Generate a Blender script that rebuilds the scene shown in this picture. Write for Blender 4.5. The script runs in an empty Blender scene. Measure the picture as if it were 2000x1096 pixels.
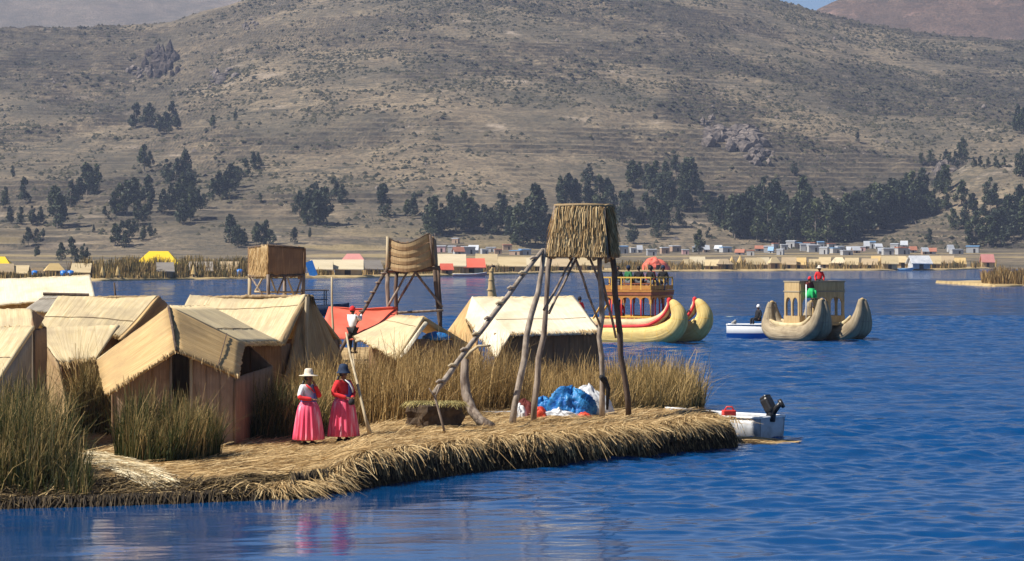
import bpy, bmesh, math, random
import numpy as np
from mathutils import Vector, Matrix

random.seed(7)
RS = np.random.RandomState(7)
SC = bpy.context.scene
COL = SC.collection
RAD = math.radians

# ------------------------------------------------------------------ camera, sky, sun, exposure
F, HY, EYE = 5000.0, 496.0, 4.63          # focal length and horizon of the 2000 px wide photograph, eye height in metres
cam_d = bpy.data.cameras.new('camera')
cam = bpy.data.objects.new('camera', cam_d)
COL.objects.link(cam)
cam.location = (0, 0, EYE)
cam.rotation_euler = (RAD(90), 0, 0)
cam_d.sensor_width = 36
cam_d.lens = 90
cam_d.shift_y = -52 / 2000
cam_d.clip_start = 1
cam_d.clip_end = 12000
SC.camera = cam

SUN_EL, SUN_AZ = 49.0, 17.0               # elevation; degrees behind the left-hand side of the camera
ts = Vector((-math.cos(RAD(SUN_EL)) * math.cos(RAD(SUN_AZ)), -math.cos(RAD(SUN_EL)) * math.sin(RAD(SUN_AZ)), math.sin(RAD(SUN_EL))))
world = bpy.data.worlds.new('World')
SC.world = world
world.use_nodes = True
wn = world.node_tree.nodes
sky = wn.new('ShaderNodeTexSky')
sky.sky_type = 'NISHITA'
sky.sun_disc = False
sky.sun_elevation = RAD(SUN_EL)
sky.sun_rotation = math.atan2(ts.x, ts.y)
sky.altitude = 3800
sky.air_density = 1.0
sky.dust_density = 0.1
sky.ozone_density = 3.0
wn['Background'].inputs[1].default_value = 0.062
world.node_tree.links.new(sky.outputs[0], wn['Background'].inputs[0])
sun_d = bpy.data.lights.new('sun', 'SUN')
sun = bpy.data.objects.new('sun', sun_d)
COL.objects.link(sun)
sun_d.energy = 5.0
sun_d.angle = RAD(0.53)
sun_d.color = (1.0, 0.94, 0.84)
sun.rotation_euler = ts.to_track_quat('Z', 'Y').to_euler()
SC.view_settings.view_transform = 'Standard'
SC.view_settings.look = 'None'
SC.view_settings.exposure = 0.58
SC.view_settings.gamma = 1.0
SC.view_settings.use_curve_mapping = False
SC.cycles.use_denoising = True
SC.cycles.max_bounces = 6
SC.cycles.diffuse_bounces = 3
SC.cycles.glossy_bounces = 3
SC.cycles.transparent_max_bounces = 6
SC.cycles.volume_bounces = 0
SC.cycles.caustics_reflective = False
SC.cycles.caustics_refractive = False


# ------------------------------------------------------------------ helpers
def P(px, py, D):
    return Vector(((px - 1000) / F * D, D, EYE - (py - HY) / F * D))


def PZ(px, py, z):
    return P(px, py, (EYE - z) * F / (py - HY))


def lerp(a, b, t):
    return a + (b - a) * t


def sstep(a, b, x):
    t = np.clip((x - a) / (b - a), 0, 1)
    return t * t * (3 - 2 * t)


def _hash(i, j, s):
    n = (i * 374761393 + j * 668265263 + s * 974634521) & 0x7fffffff
    n = ((n ^ (n >> 13)) * 1274126177) & 0x7fffffff
    return ((n ^ (n >> 16)) & 0xffff) / 65535.0


def vnoise(x, y, s=0):
    x = np.asarray(x, float); y = np.asarray(y, float)
    xi = np.floor(x).astype(np.int64); yi = np.floor(y).astype(np.int64)
    fx = x - xi; fy = y - yi
    fx = fx * fx * (3 - 2 * fx); fy = fy * fy * (3 - 2 * fy)
    a = _hash(xi, yi, s); b = _hash(xi + 1, yi, s); c = _hash(xi, yi + 1, s); d = _hash(xi + 1, yi + 1, s)
    return (a + (b - a) * fx) * (1 - fy) + (c + (d - c) * fx) * fy


def fbm(x, y, s=0, o=4):
    r = 0; a = .5; t = 0
    for k in range(o):
        r = r + a * vnoise(x * 2 ** k, y * 2 ** k, s + k * 17); t += a; a *= .5
    return r / t


def props(o, label=None, cat=None, group=None, kind=None):
    for k, v in (('label', label), ('category', cat), ('group', group), ('kind', kind)):
        if v:
            o[k] = v
    return o


def thing(name, label, cat, loc=(0, 0, 0), rz=0, group=None):
    o = bpy.data.objects.new(name, None)
    COL.objects.link(o)
    o.location = loc
    o.rotation_euler = (0, 0, rz)
    o.empty_display_size = .2
    return props(o, label, cat, group)


def origin(p):
    v = Vector((0, 0, 0))
    while p is not None:
        v += p.location
        p = p.parent
    return v


def link(name, me, mat=None, parent=None):
    o = bpy.data.objects.new(name, me)
    COL.objects.link(o)
    if mat is not None:
        me.materials.clear()
        me.materials.append(mat)
    o.parent = parent
    return o


def np_mesh(name, V, Fq, smooth=False, tint=None, attrs=None):
    """mesh from arrays; Fq is an (n,4) or (n,3) index array"""
    me = bpy.data.meshes.new(name)
    V = np.ascontiguousarray(V, np.float32); Fq = np.ascontiguousarray(Fq, np.int32)
    k = Fq.shape[1]
    me.vertices.add(len(V)); me.vertices.foreach_set('co', V.ravel())
    me.loops.add(Fq.size); me.loops.foreach_set('vertex_index', Fq.ravel())
    me.polygons.add(len(Fq))
    me.polygons.foreach_set('loop_start', np.arange(0, Fq.size, k, dtype=np.int32))
    me.polygons.foreach_set('loop_total', np.full(len(Fq), k, np.int32))
    if smooth:
        me.polygons.foreach_set('use_smooth', np.ones(len(Fq), bool))
    al = dict(attrs or {})
    if tint is not None:
        al['tint'] = tint
    for nm, arr in al.items():
        at = me.attributes.new(nm, 'FLOAT', 'POINT')
        at.data.foreach_set('value', np.ascontiguousarray(arr, np.float32))
    me.update(calc_edges=True)
    me.validate()
    return me


def grid_faces(nr, nc, off=0):
    i = np.arange(nr - 1)[:, None] * nc + np.arange(nc - 1)[None, :]
    i = i.ravel() + off
    return np.stack([i, i + 1, i + nc + 1, i + nc], 1)


class MB:
    """collects shapes (in world metres, or local ones under a parent at the origin) and links them as ONE mesh object"""
    def __init__(self):
        self.v = []; self.f = []; self.uv = []

    def add(self, vs, fs, uvs=None):
        o = len(self.v)
        self.v += [Vector(p) for p in vs]
        self.f += [tuple(i + o for i in q) for q in fs]
        self.uv += list(uvs) if uvs is not None else [(0, 0)] * len(vs)
        return self

    def box(self, c, s, rz=0, rx=0, ry=0):
        R = Matrix.Rotation(rz, 3, 'Z') @ Matrix.Rotation(ry, 3, 'Y') @ Matrix.Rotation(rx, 3, 'X')
        c = Vector(c)
        vs = [c + R @ Vector((x * s[0] / 2, y * s[1] / 2, z * s[2] / 2)) for x in (-1, 1) for y in (-1, 1) for z in (-1, 1)]
        return self.add(vs, [(0, 1, 3, 2), (4, 6, 7, 5), (0, 4, 5, 1), (2, 3, 7, 6), (0, 2, 6, 4), (1, 5, 7, 3)])

    def hexa(self, a, b):
        """solid between two quads a and b (lists of four points in the same order)"""
        vs = list(a) + list(b)
        return self.add(vs, [(0, 1, 2, 3), (7, 6, 5, 4), (0, 4, 5, 1), (1, 5, 6, 2), (2, 6, 7, 3), (3, 7, 4, 0)])

    def tube(self, pts, rad, n=8, flat=1.0, cap=True):
        pts = [Vector(p) for p in pts]
        if not hasattr(rad, '__len__'):
            rad = [rad] * len(pts)
        m = len(pts)
        tg = [(pts[min(i + 1, m - 1)] - pts[max(i - 1, 0)]).normalized() for i in range(m)]
        u = tg[0].cross(Vector((0, 0, 1)))
        if u.length < .05:
            u = tg[0].cross(Vector((0, 1, 0)))
        u.normalize()
        vs = []; uvs = []; L = 0
        for i in range(m):
            if i:
                L += (pts[i] - pts[i - 1]).length
            u = (u - tg[i] * u.dot(tg[i]))
            if u.length < 1e-6:
                u = tg[i].orthogonal()
            u.normalize()
            w = tg[i].cross(u)
            for k in range(n):
                a = 2 * math.pi * k / n
                vs.append(pts[i] + u * (math.cos(a) * rad[i]) + w * (math.sin(a) * rad[i] * flat))
                uvs.append((a * .3, L))
        fs = [(i * n + k, i * n + (k + 1) % n, (i + 1) * n + (k + 1) % n, (i + 1) * n + k) for i in range(m - 1) for k in range(n)]
        if cap:
            fs += [tuple(range(n))[::-1], tuple((m - 1) * n + k for k in range(n))]
        return self.add(vs, fs, uvs)

    def lathe(self, prof, n=24, c=(0, 0, 0), fn=None, a0=0, a1=2 * math.pi, sx=1, sy=1):
        c = Vector(c)
        full = abs(a1 - a0 - 2 * math.pi) < 1e-6
        nn = n if full else n + 1
        vs = []; uvs = []
        for j, (r, z) in enumerate(prof):
            for k in range(nn):
                a = a0 + (a1 - a0) * k / n
                rr = fn(r, z, a) if fn else r
                vs.append(c + Vector((math.cos(a) * rr * sx, math.sin(a) * rr * sy, z)))
                uvs.append((a * .4, z))
        fs = []
        for j in range(len(prof) - 1):
            for k in range(n):
                k2 = (k + 1) % nn
                fs.append((j * nn + k, j * nn + k2, (j + 1) * nn + k2, (j + 1) * nn + k))
        return self.add(vs, fs, uvs)

    def build(self, name, mat, parent=None, smooth=False, bevel=0, local=False):
        off = Vector((0, 0, 0)) if local else origin(parent)
        me = bpy.data.meshes.new(name)
        me.from_pydata([tuple(p - off) for p in self.v], [], self.f)
        ul = me.uv_layers.new(name='UVMap')
        li = np.empty(len(me.loops), np.int32); me.loops.foreach_get('vertex_index', li)
        ul.data.foreach_set('uv', np.array(self.uv, np.float32)[li].ravel())
        if smooth:
            me.polygons.foreach_set('use_smooth', np.ones(len(me.polygons), bool))
        me.update()
        bm = bmesh.new(); bm.from_mesh(me); bmesh.ops.recalc_face_normals(bm, faces=bm.faces); bm.to_mesh(me); bm.free()
        o = link(name, me, mat, parent)
        if bevel:
            m = o.modifiers.new('bevel', 'BEVEL'); m.width = bevel; m.segments = 2; m.limit_method = 'ANGLE'
        return o


def ribbons(C, W, taper=.3, side=None, tint=None, rs=RS):
    """n thin blades: C (n,k,3) centre lines, W (n) widths -> mesh data arrays"""
    n, k, _ = C.shape
    if side is None:
        a = rs.uniform(0, 2 * np.pi, n)
        side = np.stack([np.cos(a), np.sin(a), np.zeros(n)], 1)
    t = np.linspace(1, taper, k)[None, :, None]
    half = side[:, None, :] * (W[:, None, None] * .5) * t
    V = np.stack([C - half, C + half], 2).reshape(-1, 3)
    base = (np.arange(n) * k * 2)[:, None] + (np.arange(k - 1) * 2)[None, :]
    base = base.ravel()
    Fq = np.stack([base, base + 1, base + 3, base + 2], 1)
    if tint is None:
        tint = rs.uniform(0, 1, n)
    T = np.repeat(tint, k * 2)
    return V, Fq, T


# ------------------------------------------------------------------ materials
def nodes_of(name):
    m = bpy.data.materials.new(name)
    m.use_nodes = True
    nt = m.node_tree
    return m, nt, nt.nodes['Principled BSDF']


def nd(nt, typ, **kw):
    n = nt.nodes.new(typ)
    for k, v in kw.items():
        if isinstance(k, str) and k.startswith('_'):
            setattr(n, k[1:], v)
        else:
            n.inputs[k.replace('__', ' ')].default_value = v
    return n


def ramp(nt, fac, stops):
    r = nt.nodes.new('ShaderNodeValToRGB')
    el = r.color_ramp.elements
    while len(el) > 1:
        el.remove(el[-1])
    el[0].position = stops[0][0]; el[0].color = (*stops[0][1], 1)
    for p, c in stops[1:]:
        e = el.new(p); e.color = (*c, 1)
    nt.links.new(fac, r.inputs[0])
    return r.outputs[0]


def mixc(nt, fac, a, b, mode='MIX'):
    m = nt.nodes.new('ShaderNodeMix'); m.data_type = 'RGBA'; m.blend_type = mode
    if isinstance(fac, (int, float)):
        m.inputs[0].default_value = fac
    else:
        nt.links.new(fac, m.inputs[0])
    for i, s in ((6, a), (7, b)):
        if isinstance(s, tuple):
            m.inputs[i].default_value = (*s, 1)
        else:
            nt.links.new(s, m.inputs[i])
    return m.outputs[2]


def coords(nt, space, scale):
    tc = nt.nodes.new('ShaderNodeTexCoord')
    mp = nt.nodes.new('ShaderNodeMapping')
    mp.inputs['Scale'].default_value = scale
    nt.links.new(tc.outputs[space], mp.inputs[0])
    return mp.outputs[0]


def noise(nt, vec, scale=1, detail=3, rough=.6):
    n = nt.nodes.new('ShaderNodeTexNoise')
    n.inputs['Scale'].default_value = scale; n.inputs['Detail'].default_value = detail; n.inputs['Roughness'].default_value = rough
    nt.links.new(vec, n.inputs['Vector'])
    return n.outputs['Fac']


def pm(name, c1, c2, scale=(5, 5, 5), rough=.8, space='Object', bump=.0, dist=.02, c3=None, stain=None, tint=False, lo=.3, hi=.7, metal=0, spec=.3, trans=0, sheen=0):
    """procedural material: noise between c1 and c2 (and c3), an optional larger stain, per-strand tint and bump"""
    m, nt, b = nodes_of(name)
    if tint:
        at = nt.nodes.new('ShaderNodeAttribute'); at.attribute_name = 'tint'
        fac = at.outputs['Fac']
        stops = [(0, c1), (1, c2)] if c3 is None else [(0, c1), (.5, c2), (1, c3)]
        col = ramp(nt, fac, stops)
    else:
        v = coords(nt, space, scale)
        fac = noise(nt, v, 1, 4)
        stops = [(lo, c1), (hi, c2)] if c3 is None else [(lo, c1), ((lo + hi) / 2, c2), (hi, c3)]
        col = ramp(nt, fac, stops)
        if bump:
            bp = nt.nodes.new('ShaderNodeBump'); bp.inputs['Strength'].default_value = bump; bp.inputs['Distance'].default_value = dist
            nt.links.new(fac, bp.inputs['Height']); nt.links.new(bp.outputs[0], b.inputs['Normal'])
    if stain:
        v2 = coords(nt, 'Object', (stain[1],) * 3)
        f2 = noise(nt, v2, 1, 4)
        f2 = ramp(nt, f2, [(.45, (0, 0, 0)), (.68, (1, 1, 1))])
        bw = nt.nodes.new('ShaderNodeRGBToBW'); nt.links.new(f2, bw.inputs[0])
        col = mixc(nt, bw.outputs[0], col, stain[0])
    nt.links.new(col, b.inputs['Base Color'])
    b.inputs['Roughness'].default_value = rough
    b.inputs['Metallic'].default_value = metal
    b.inputs['Specular IOR Level'].default_value = spec
    if trans:
        t = nt.nodes.new('ShaderNodeBsdfTranslucent'); nt.links.new(col, t.inputs[0])
        mx = nt.nodes.new('ShaderNodeMixShader'); mx.inputs[0].default_value = trans
        nt.links.new(b.outputs[0], mx.inputs[1]); nt.links.new(t.outputs[0], mx.inputs[2])
        nt.links.new(mx.outputs[0], nt.nodes['Material Output'].inputs[0])
    return m


MAT_S = (26, 1.1, 1)
M = {
    'mat_cream': pm('reed mat cream', (.54, .41, .21), (.78, .65, .41), MAT_S, .75, 'UV', .4, .03, stain=((.50, .40, .25), 1.4)),
    'mat_pale': pm('reed mat pale', (.66, .57, .40), (.82, .74, .57), MAT_S, .75, 'UV', .35, .02, stain=((.60, .50, .34), 1.2)),
    'mat_gold': pm('reed mat gold', (.40, .25, .10), (.66, .46, .22), MAT_S, .75, 'UV', .5, .03, stain=((.40, .27, .13), 1.3)),
    'mat_tan': pm('reed mat tan', (.30, .20, .10), (.50, .37, .20), MAT_S, .8, 'UV', .5, .03, stain=((.30, .20, .11), 1.5)),
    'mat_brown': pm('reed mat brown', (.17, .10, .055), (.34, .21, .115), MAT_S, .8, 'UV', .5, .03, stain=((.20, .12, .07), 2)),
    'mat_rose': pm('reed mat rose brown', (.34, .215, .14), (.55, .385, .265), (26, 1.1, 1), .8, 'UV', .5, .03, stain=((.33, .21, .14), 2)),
    'mat_grey': pm('reed mat grey', (.25, .22, .18), (.42, .38, .31), MAT_S, .85, 'UV', .4, .03, stain=((.26, .23, .19), 2)),
    'thatch': pm('thatch strands', (.26, .15, .06), (.54, .36, .16), (1, 1, 1), .8, c3=(.76, .58, .32), tint=True, trans=.15),
    'straw': pm('loose straw', (.15, .088, .034), (.44, .29, .125), (1, 1, 1), .75, c3=(.74, .56, .30), tint=True, trans=.1),
    'straw_pale': pm('pale cut reeds', (.50, .37, .2), (.74, .62, .4), (1, 1, 1), .7, c3=(.85, .77, .56), tint=True, trans=.1),
    'straw_dark': pm('rotting straw with painted shade', (.022, .015, .009), (.11, .075, .035), (1, 1, 1), .8, c3=(.42, .30, .14), tint=True, trans=.05),  # sodden straw, darkened further for the shade under the bank overhang
    'reed_green': pm('green reeds', (.02, .035, .008), (.075, .08, .02), (1, 1, 1), .7, c3=(.44, .30, .12), tint=True, trans=.25),
    'reed_mix': pm('mixed reeds', (.04, .052, .014), (.20, .14, .045), (1, 1, 1), .7, c3=(.54, .37, .15), tint=True, trans=.25),
    'reed_gold': pm('golden reeds', (.06, .042, .014), (.28, .17, .055), (1, 1, 1), .7, c3=(.60, .41, .17), tint=True, trans=.25),
    'pole': pm('weathered pole', (.12, .085, .065), (.36, .29, .23), (12, 12, 1.6), .85, 'Object', .5, .01, lo=.35, hi=.65),
    'pole_dark': pm('dark pole', (.055, .038, .03), (.17, .12, .09), (12, 12, 1.6), .85, 'Object', .5, .01),
    'pole_pale': pm('pale pole', (.34, .27, .17), (.58, .48, .32), (9, 9, 1.5), .8, 'Object', .4, .01),
    'log': pm('ladder log', (.16, .12, .09), (.44, .37, .30), (8, 8, 4), .85, 'Object', .6, .015),
    'rope': pm('black rope', (.012, .012, .014), (.03, .03, .035), (30, 30, 30), .8),
    'skin': pm('skin', (.17, .085, .05), (.22, .11, .065), (6, 6, 6), .55),
    'hair': pm('black hair', (.01, .008, .007), (.025, .02, .018), (20, 20, 3), .5),
    'pink': pm('pink skirt cloth', (.80, .055, .13), (.86, .12, .21), (11, 11, .5), .75, bump=.3, dist=.01, c3=(.90, .52, .60), lo=.34, hi=.72),
    'pink_light': pm('pale pink skirt cloth', (.80, .12, .22), (.88, .24, .34), (4, 4, 1), .75, bump=.2, dist=.01),
    'red': pm('red wool', (.60, .02, .025), (.78, .045, .05), (9, 9, 9), .85, bump=.2, dist=.01),
    'white': pm('white cotton', (.72, .72, .74), (.84, .84, .85), (6, 6, 6), .8, bump=.2, dist=.01),
    'blue': pm('blue apron cloth', (.07, .08, .30), (.15, .16, .42), (7, 7, 7), .8, bump=.2, dist=.01),
    'navy': pm('navy felt', (.012, .022, .055), (.025, .045, .09), (9, 9, 9), .85),
    'black': pm('black cloth', (.012, .012, .014), (.03, .03, .034), (8, 8, 8), .8),
    'grey_cloth': pm('grey cloth', (.10, .10, .11), (.18, .18, .19), (8, 8, 8), .85),
    'straw_hat': pm('straw hat', (.62, .52, .40), (.78, .68, .55), (20, 20, 20), .8),
    'green': pm('green cloth', (.01, .38, .10), (.03, .55, .16), (4, 4, 4), .7),
    'green_dark': pm('dark green cloth', (.02, .13, .05), (.04, .2, .07), (4, 4, 4), .8),
    'salmon': pm('salmon tarpaulin', (.66, .115, .07), (.82, .19, .12), (1.2, 1.2, 1.2), .6, bump=.4, dist=.06),
    'tarp_blue': pm('blue tarpaulin', (.012, .10, .36), (.05, .27, .58), (3.4, 3.4, 3.4), .35, bump=1, dist=.12, lo=.35, hi=.65),
    'tarp_white': pm('white sheeting', (.48, .50, .53), (.80, .80, .80), (3, 3, 3), .5, bump=.5, dist=.03),
    'tarp_red': pm('red plastic sack', (.60, .05, .03), (.76, .11, .05), (4, 4, 4), .5, bump=.4, dist=.03),
    'maroon': pm('maroon blanket', (.10, .02, .018), (.17, .035, .03), (5, 5, 5), .85),
    'boat_yellow': pm('yellow reed bundle', (.64, .43, .12), (.85, .67, .28), (22, .7, 1), .75, 'UV', .8, .05, stain=((.58, .40, .14), 1.1)),
    'boat_cream': pm('cream reed bundle', (.58, .44, .22), (.80, .69, .45), (22, .7, 1), .75, 'UV', .8, .04, stain=((.5, .38, .2), 1.2)),
    'boat_red': pm('red cloth binding', (.58, .025, .03), (.74, .06, .06), (3, 3, 3), .7),
    'boat_grey': pm('weathered reed bundle', (.24, .18, .11), (.50, .41, .27), (22, .7, 1), .85, 'UV', .8, .05, stain=((.22, .17, .11), 1.1)),
    'house_yellow': pm('yellow painted wood', (.62, .36, .06), (.76, .48, .10), (4, 4, 4), .6),
    'house_brown': pm('red brown painted wood', (.20, .06, .03), (.33, .11, .05), (5, 5, 5), .65),
    'house_orange': pm('orange painted wood', (.42, .17, .035), (.56, .26, .06), (4, 4, 4), .6),
    'house_tan': pm('reed cabin wall', (.40, .27, .12), (.58, .42, .21), (14, 14, 1.5), .8, 'Object', .4, .02),
    'boat_hull_grey': pm('grey painted hull', (.42, .44, .48), (.56, .58, .61), (2, 2, 5), .4, stain=((.30, .30, .30), 2.5)),
    'boat_inside': pm('dull hull lining', (.28, .27, .25), (.4, .39, .36), (3, 3, 3), .7),
    'boat_white': pm('white gelcoat', (.76, .77, .79), (.82, .83, .84), (2, 2, 2), .3),
    'boat_blue': pm('blue hull paint', (.02, .16, .55), (.03, .22, .66), (2, 2, 2), .3),
    'motor': pm('black motor cowling', (.012, .012, .013), (.03, .028, .028), (6, 6, 6), .35, spec=.5),
    'can_red': pm('red plastic can', (.62, .04, .03), (.72, .07, .05), (6, 6, 6), .45),
    'dark': pm('dark interior', (.01, .008, .006), (.02, .015, .012), (3, 3, 3), .9),
    'bark': pm('tree bark', (.14, .11, .09), (.26, .22, .18), (3, 3, .6), .9),
    'leaf': pm('eucalyptus leaves', (.018, .030, .018), (.040, .055, .028), (1, 1, 1), .6, c3=(.078, .092, .045), tint=True, trans=.1),
    'scrub': pm('hill scrub', (.022, .025, .017), (.045, .045, .028), (1, 1, 1), .95, c3=(.085, .076, .046), tint=True, spec=.05),
    'rock_dark': pm('dark crag rock', (.025, .022, .024), (.13, .10, .085), (.4, .4, .5), .95, 'Object', 1, .8, lo=.38, hi=.68),
    'rock': pm('hill rock', (.05, .045, .045), (.22, .18, .155), (.3, .3, .5), .95, 'Object', 1, .8, lo=.35, hi=.62),
    'yellow_roof': pm('yellow sheet roof', (.76, .50, .02), (.86, .60, .03), (1, 1, 1), .5),
    'teal': pm('teal painted wall', (.10, .22, .26), (.16, .31, .33), (1, 1, 1), .7),
    'peat': pm('cut peat block', (.035, .022, .014), (.11, .075, .045), (5, 5, 5), .95, 'Object', .8, .05),
}

# each tree takes its own slightly different green
_nt = M['leaf'].node_tree; _b = _nt.nodes['Principled BSDF']; _src = _b.inputs['Base Color'].links[0].from_socket
_oi = _nt.nodes.new('ShaderNodeObjectInfo')
_tone = ramp(_nt, _oi.outputs['Random'], [(0, (.65, .72, .8)), (.5, (1.0, 1.0, 1.0)), (1, (1.5, 1.42, 1.0))])
_nt.links.new(mixc(_nt, 1.0, _src, _tone, 'MULTIPLY'), _b.inputs['Base Color'])

# ------------------------------------------------------------------ hills
def terr(x, y, raw=False):
    x = np.asarray(x, float); y = np.asarray(y, float)
    q = 1000 + F * x / np.maximum(y, 1)
    rp = np.interp(q, [-600, 0, 250, 330, 400, 480, 600, 800, 1000, 1300, 1450, 1530, 1590, 1700, 1850, 2000, 2600],
                   [60, 50, 52, 45, 25, 5, -25, -60, -75, -60, -25, 2, 18, 46, 68, 80, 120])
    yr = 2100.0
    Hr = EYE + (HY - rp) / F * yr
    y0 = 1120 + 40 * np.sin(x / 90.0)
    u = np.clip((y - y0) / (yr - y0), 0, 1.6)
    f = np.where(u < 1, u ** 1.18, 1 - (u - 1) * .9)
    pl = np.clip((y - 775) / 345, -.2, 1)
    plain = np.where(pl < 0, pl * 12, .35 + 6.5 * pl ** 1.5)
    z = plain * (1 - .9 * np.minimum(u, 1)) + Hr * f
    env = np.clip(u * 3, 0, 1) * np.where(u > .85, np.clip(1 - (u - .85) / .3, .25, 1), 1)
    kn = 46 * sstep(150, 262, x + 18 * (fbm(x / 60, y / 60, 5) - .5)) * np.exp(-((y - 1345) / 105) ** 2)
    z = np.maximum(z, kn * 1.0 + plain)
    z = z + env * (16 * (fbm(x / 170, y / 230, 3) - .5) + 7 * (fbm(x / 45, y / 60, 11) - .5)) + np.clip(u * 8, 0, 1) * 1.1 * (fbm(x / 9, y / 9, 23, 3) - .5)
    step = 3.1
    zz = z + 2.0 * (fbm(x / 70, y / 70, 31) - .5)
    fr = zz / step - np.floor(zz / step)
    m = sstep(.42, .58, fbm(x / 120 + 3, y / 120, 41, 3)) * sstep(4, 9, z) * np.where(u > 1.05, 0, 1)
    ris = sstep(.72, .86, fr)
    zt = z + m * .8 * step * (ris - fr)
    if raw:
        edge = np.clip(1 - np.abs(fr - .80) / .15, 0, 1) * m
        return zt, edge, u
    return zt


def hit(px, py, d0=800, d1=2250):
    """where the view line of a photograph pixel meets the hill"""
    D = np.arange(d0, d1, 2.0)
    h = terr((px - 1000) / F * D, D)
    z = EYE - (py - HY) / F * D
    k = np.argmax(h >= z)
    if h[k] < z[k]:
        k = len(D) - 1
    d = D[k]
    return Vector(((px - 1000) / F * d, d, float(h[k])))


def hill_mat(name, grass1, grass2, bushy, stone, bare):
    m, nt, b = nodes_of(name)
    v = coords(nt, 'Object', (1, 1, 1))
    big = noise(nt, v, 1 / 95, 4)
    mid = noise(nt, v, 1 / 17, 4, .65)
    fine = noise(nt, v, 1 / 3.2, 3, .7)
    col = ramp(nt, mid, [(.34, grass1), (.66, grass2)])
    bf = ramp(nt, big, [(.42, (0, 0, 0)), (.62, (1, 1, 1))])
    col = mixc(nt, bf, col, mixc(nt, .6, col, bushy))
    sp = ramp(nt, fine, [(.47, (0, 0, 0)), (.58, (1, 1, 1))])
    spf = nt.nodes.new('ShaderNodeMath'); spf.operation = 'MULTIPLY'; spf.inputs[1].default_value = .7
    nt.links.new(sp, spf.inputs[0])
    col = mixc(nt, spf.outputs[0], col, bushy)
    bn = noise(nt, coords(nt, 'Object', (1, 1, 1)), 1 / 33, 5, .7)
    bm_ = ramp(nt, bn, [(.60, (0, 0, 0)), (.72, (1, 1, 1))])
    col = mixc(nt, bm_, col, bare)
    bands = noise(nt, coords(nt, 'Object', (1 / 16, 1 / 16, 1.05)), 1, 4, .65)
    bd = ramp(nt, bands, [(.46, (0, 0, 0)), (.60, (1, 1, 1))])
    bdf = nt.nodes.new('ShaderNodeMath'); bdf.operation = 'MULTIPLY'; bdf.inputs[1].default_value = .85
    bmk = ramp(nt, noise(nt, coords(nt, 'Object', (1, 1, 1)), 1 / 60, 3, .6), [(.44, (.1, .1, .1)), (.58, (1, 1, 1))])
    nt.links.new(mixc(nt, 1.0, bd, bmk, 'MULTIPLY'), bdf.inputs[0])
    col = mixc(nt, bdf.outputs[0], col, bushy)
    at = nt.nodes.new('ShaderNodeAttribute'); at.attribute_name = 'riser'
    rn = nt.nodes.new('ShaderNodeMath'); rn.operation = 'MULTIPLY'; rn.inputs[1].default_value = 1.0
    nt.links.new(at.outputs['Fac'], rn.inputs[0])
    col = mixc(nt, rn.outputs[0], col, stone)
    fl = nt.nodes.new('ShaderNodeAttribute'); fl.attribute_name = 'field'
    col = mixc(nt, fl.outputs['Fac'], col, (.38, .29, .14))
    nt.links.new(col, b.inputs['Base Color'])
    b.inputs['Roughness'].default_value = .95
    b.inputs['Specular IOR Level'].default_value = .1
    bp = nt.nodes.new('ShaderNodeBump'); bp.inputs['Strength'].default_value = .9; bp.inputs['Distance'].default_value = 1.2
    nt.links.new(fine, bp.inputs['Height']); nt.links.new(bp.outputs[0], b.inputs['Normal'])
    return m


HM = hill_mat('dry hillside', (.150, .116, .078), (.295, .230, .150), (.070, .066, .050), (.036, .032, .028), (.36, .29, .22))
HM_RED = hill_mat('reddish hillside', (.115, .075, .055), (.19, .125, .09), (.06, .048, .038), (.05, .04, .03), (.26, .165, .135))
HM_FAR = hill_mat('far hillside', (.17, .14, .115), (.25, .20, .16), (.11, .10, .08), (.06, .05, .04), (.2, .165, .13))
ys = np.concatenate([np.arange(770, 1120, 5.0), np.arange(1120, 2180, 1.7), np.arange(2180, 2500, 20.0)])
xs = np.arange(-560, 560.1, 2.2)
X, Y = np.meshgrid(xs, ys)
Z, edge, u_ = terr(X, Y, raw=True)
field = sstep(.55, .65, fbm(X / 60, Y / 25, 77, 3)) * sstep(830, 960, Y) * (1 - sstep(1090, 1190, Y)) * .6
me = np_mesh('hillside', np.stack([X, Y, Z], -1).reshape(-1, 3), grid_faces(len(ys), len(xs)), True, attrs={'riser': edge.ravel(), 'field': field.ravel()})
props(link('hillside', me, HM), 'dry terraced brown hillside rising behind the lake', 'hill', kind='structure')


def back_hill(name, mat, y0, y1, fn, x0, x1, label, ny=90, nx=160):
    yy = np.linspace(y0, y1, ny); xx = np.linspace(x0, x1, nx)
    X, Y = np.meshgrid(xx, yy)
    q = 1000 + F * X / Y
    Hr = EYE + (HY - fn(q)) / F * y1
    u = (Y - y0) / (y1 - y0)
    Z = Hr * u ** .9 + 22 * (fbm(X / 120, Y / 120, 51) - .5) * np.minimum(1, u * 3) + 6 * (fbm(X / 30, Y / 30, 57) - .5)
    zero = np.zeros(X.size)
    me = np_mesh(name, np.stack([X, Y, Z], -1).reshape(-1, 3), grid_faces(ny, nx), True, attrs={'riser': zero, 'field': zero})
    props(link(name, me, mat), label, 'hill', kind='structure')


back_hill('red_hill', HM_RED, 2250, 2750, lambda q: np.interp(q, [1300, 1560, 1620, 1640, 1800, 2000, 2600], [150, 40, 8, -2, -40, -60, -60]), 60, 800,
          'reddish hill rising behind the right shoulder of the hillside')
back_hill('far_mountain', HM_FAR, 2900, 3900, lambda q: np.interp(q, [-600, 0, 200, 500, 700, 1000], [-90, -70, -60, -40, 20, 120]), -1300, 0,
          'hazy grey mountain far behind the left ridge')

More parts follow.
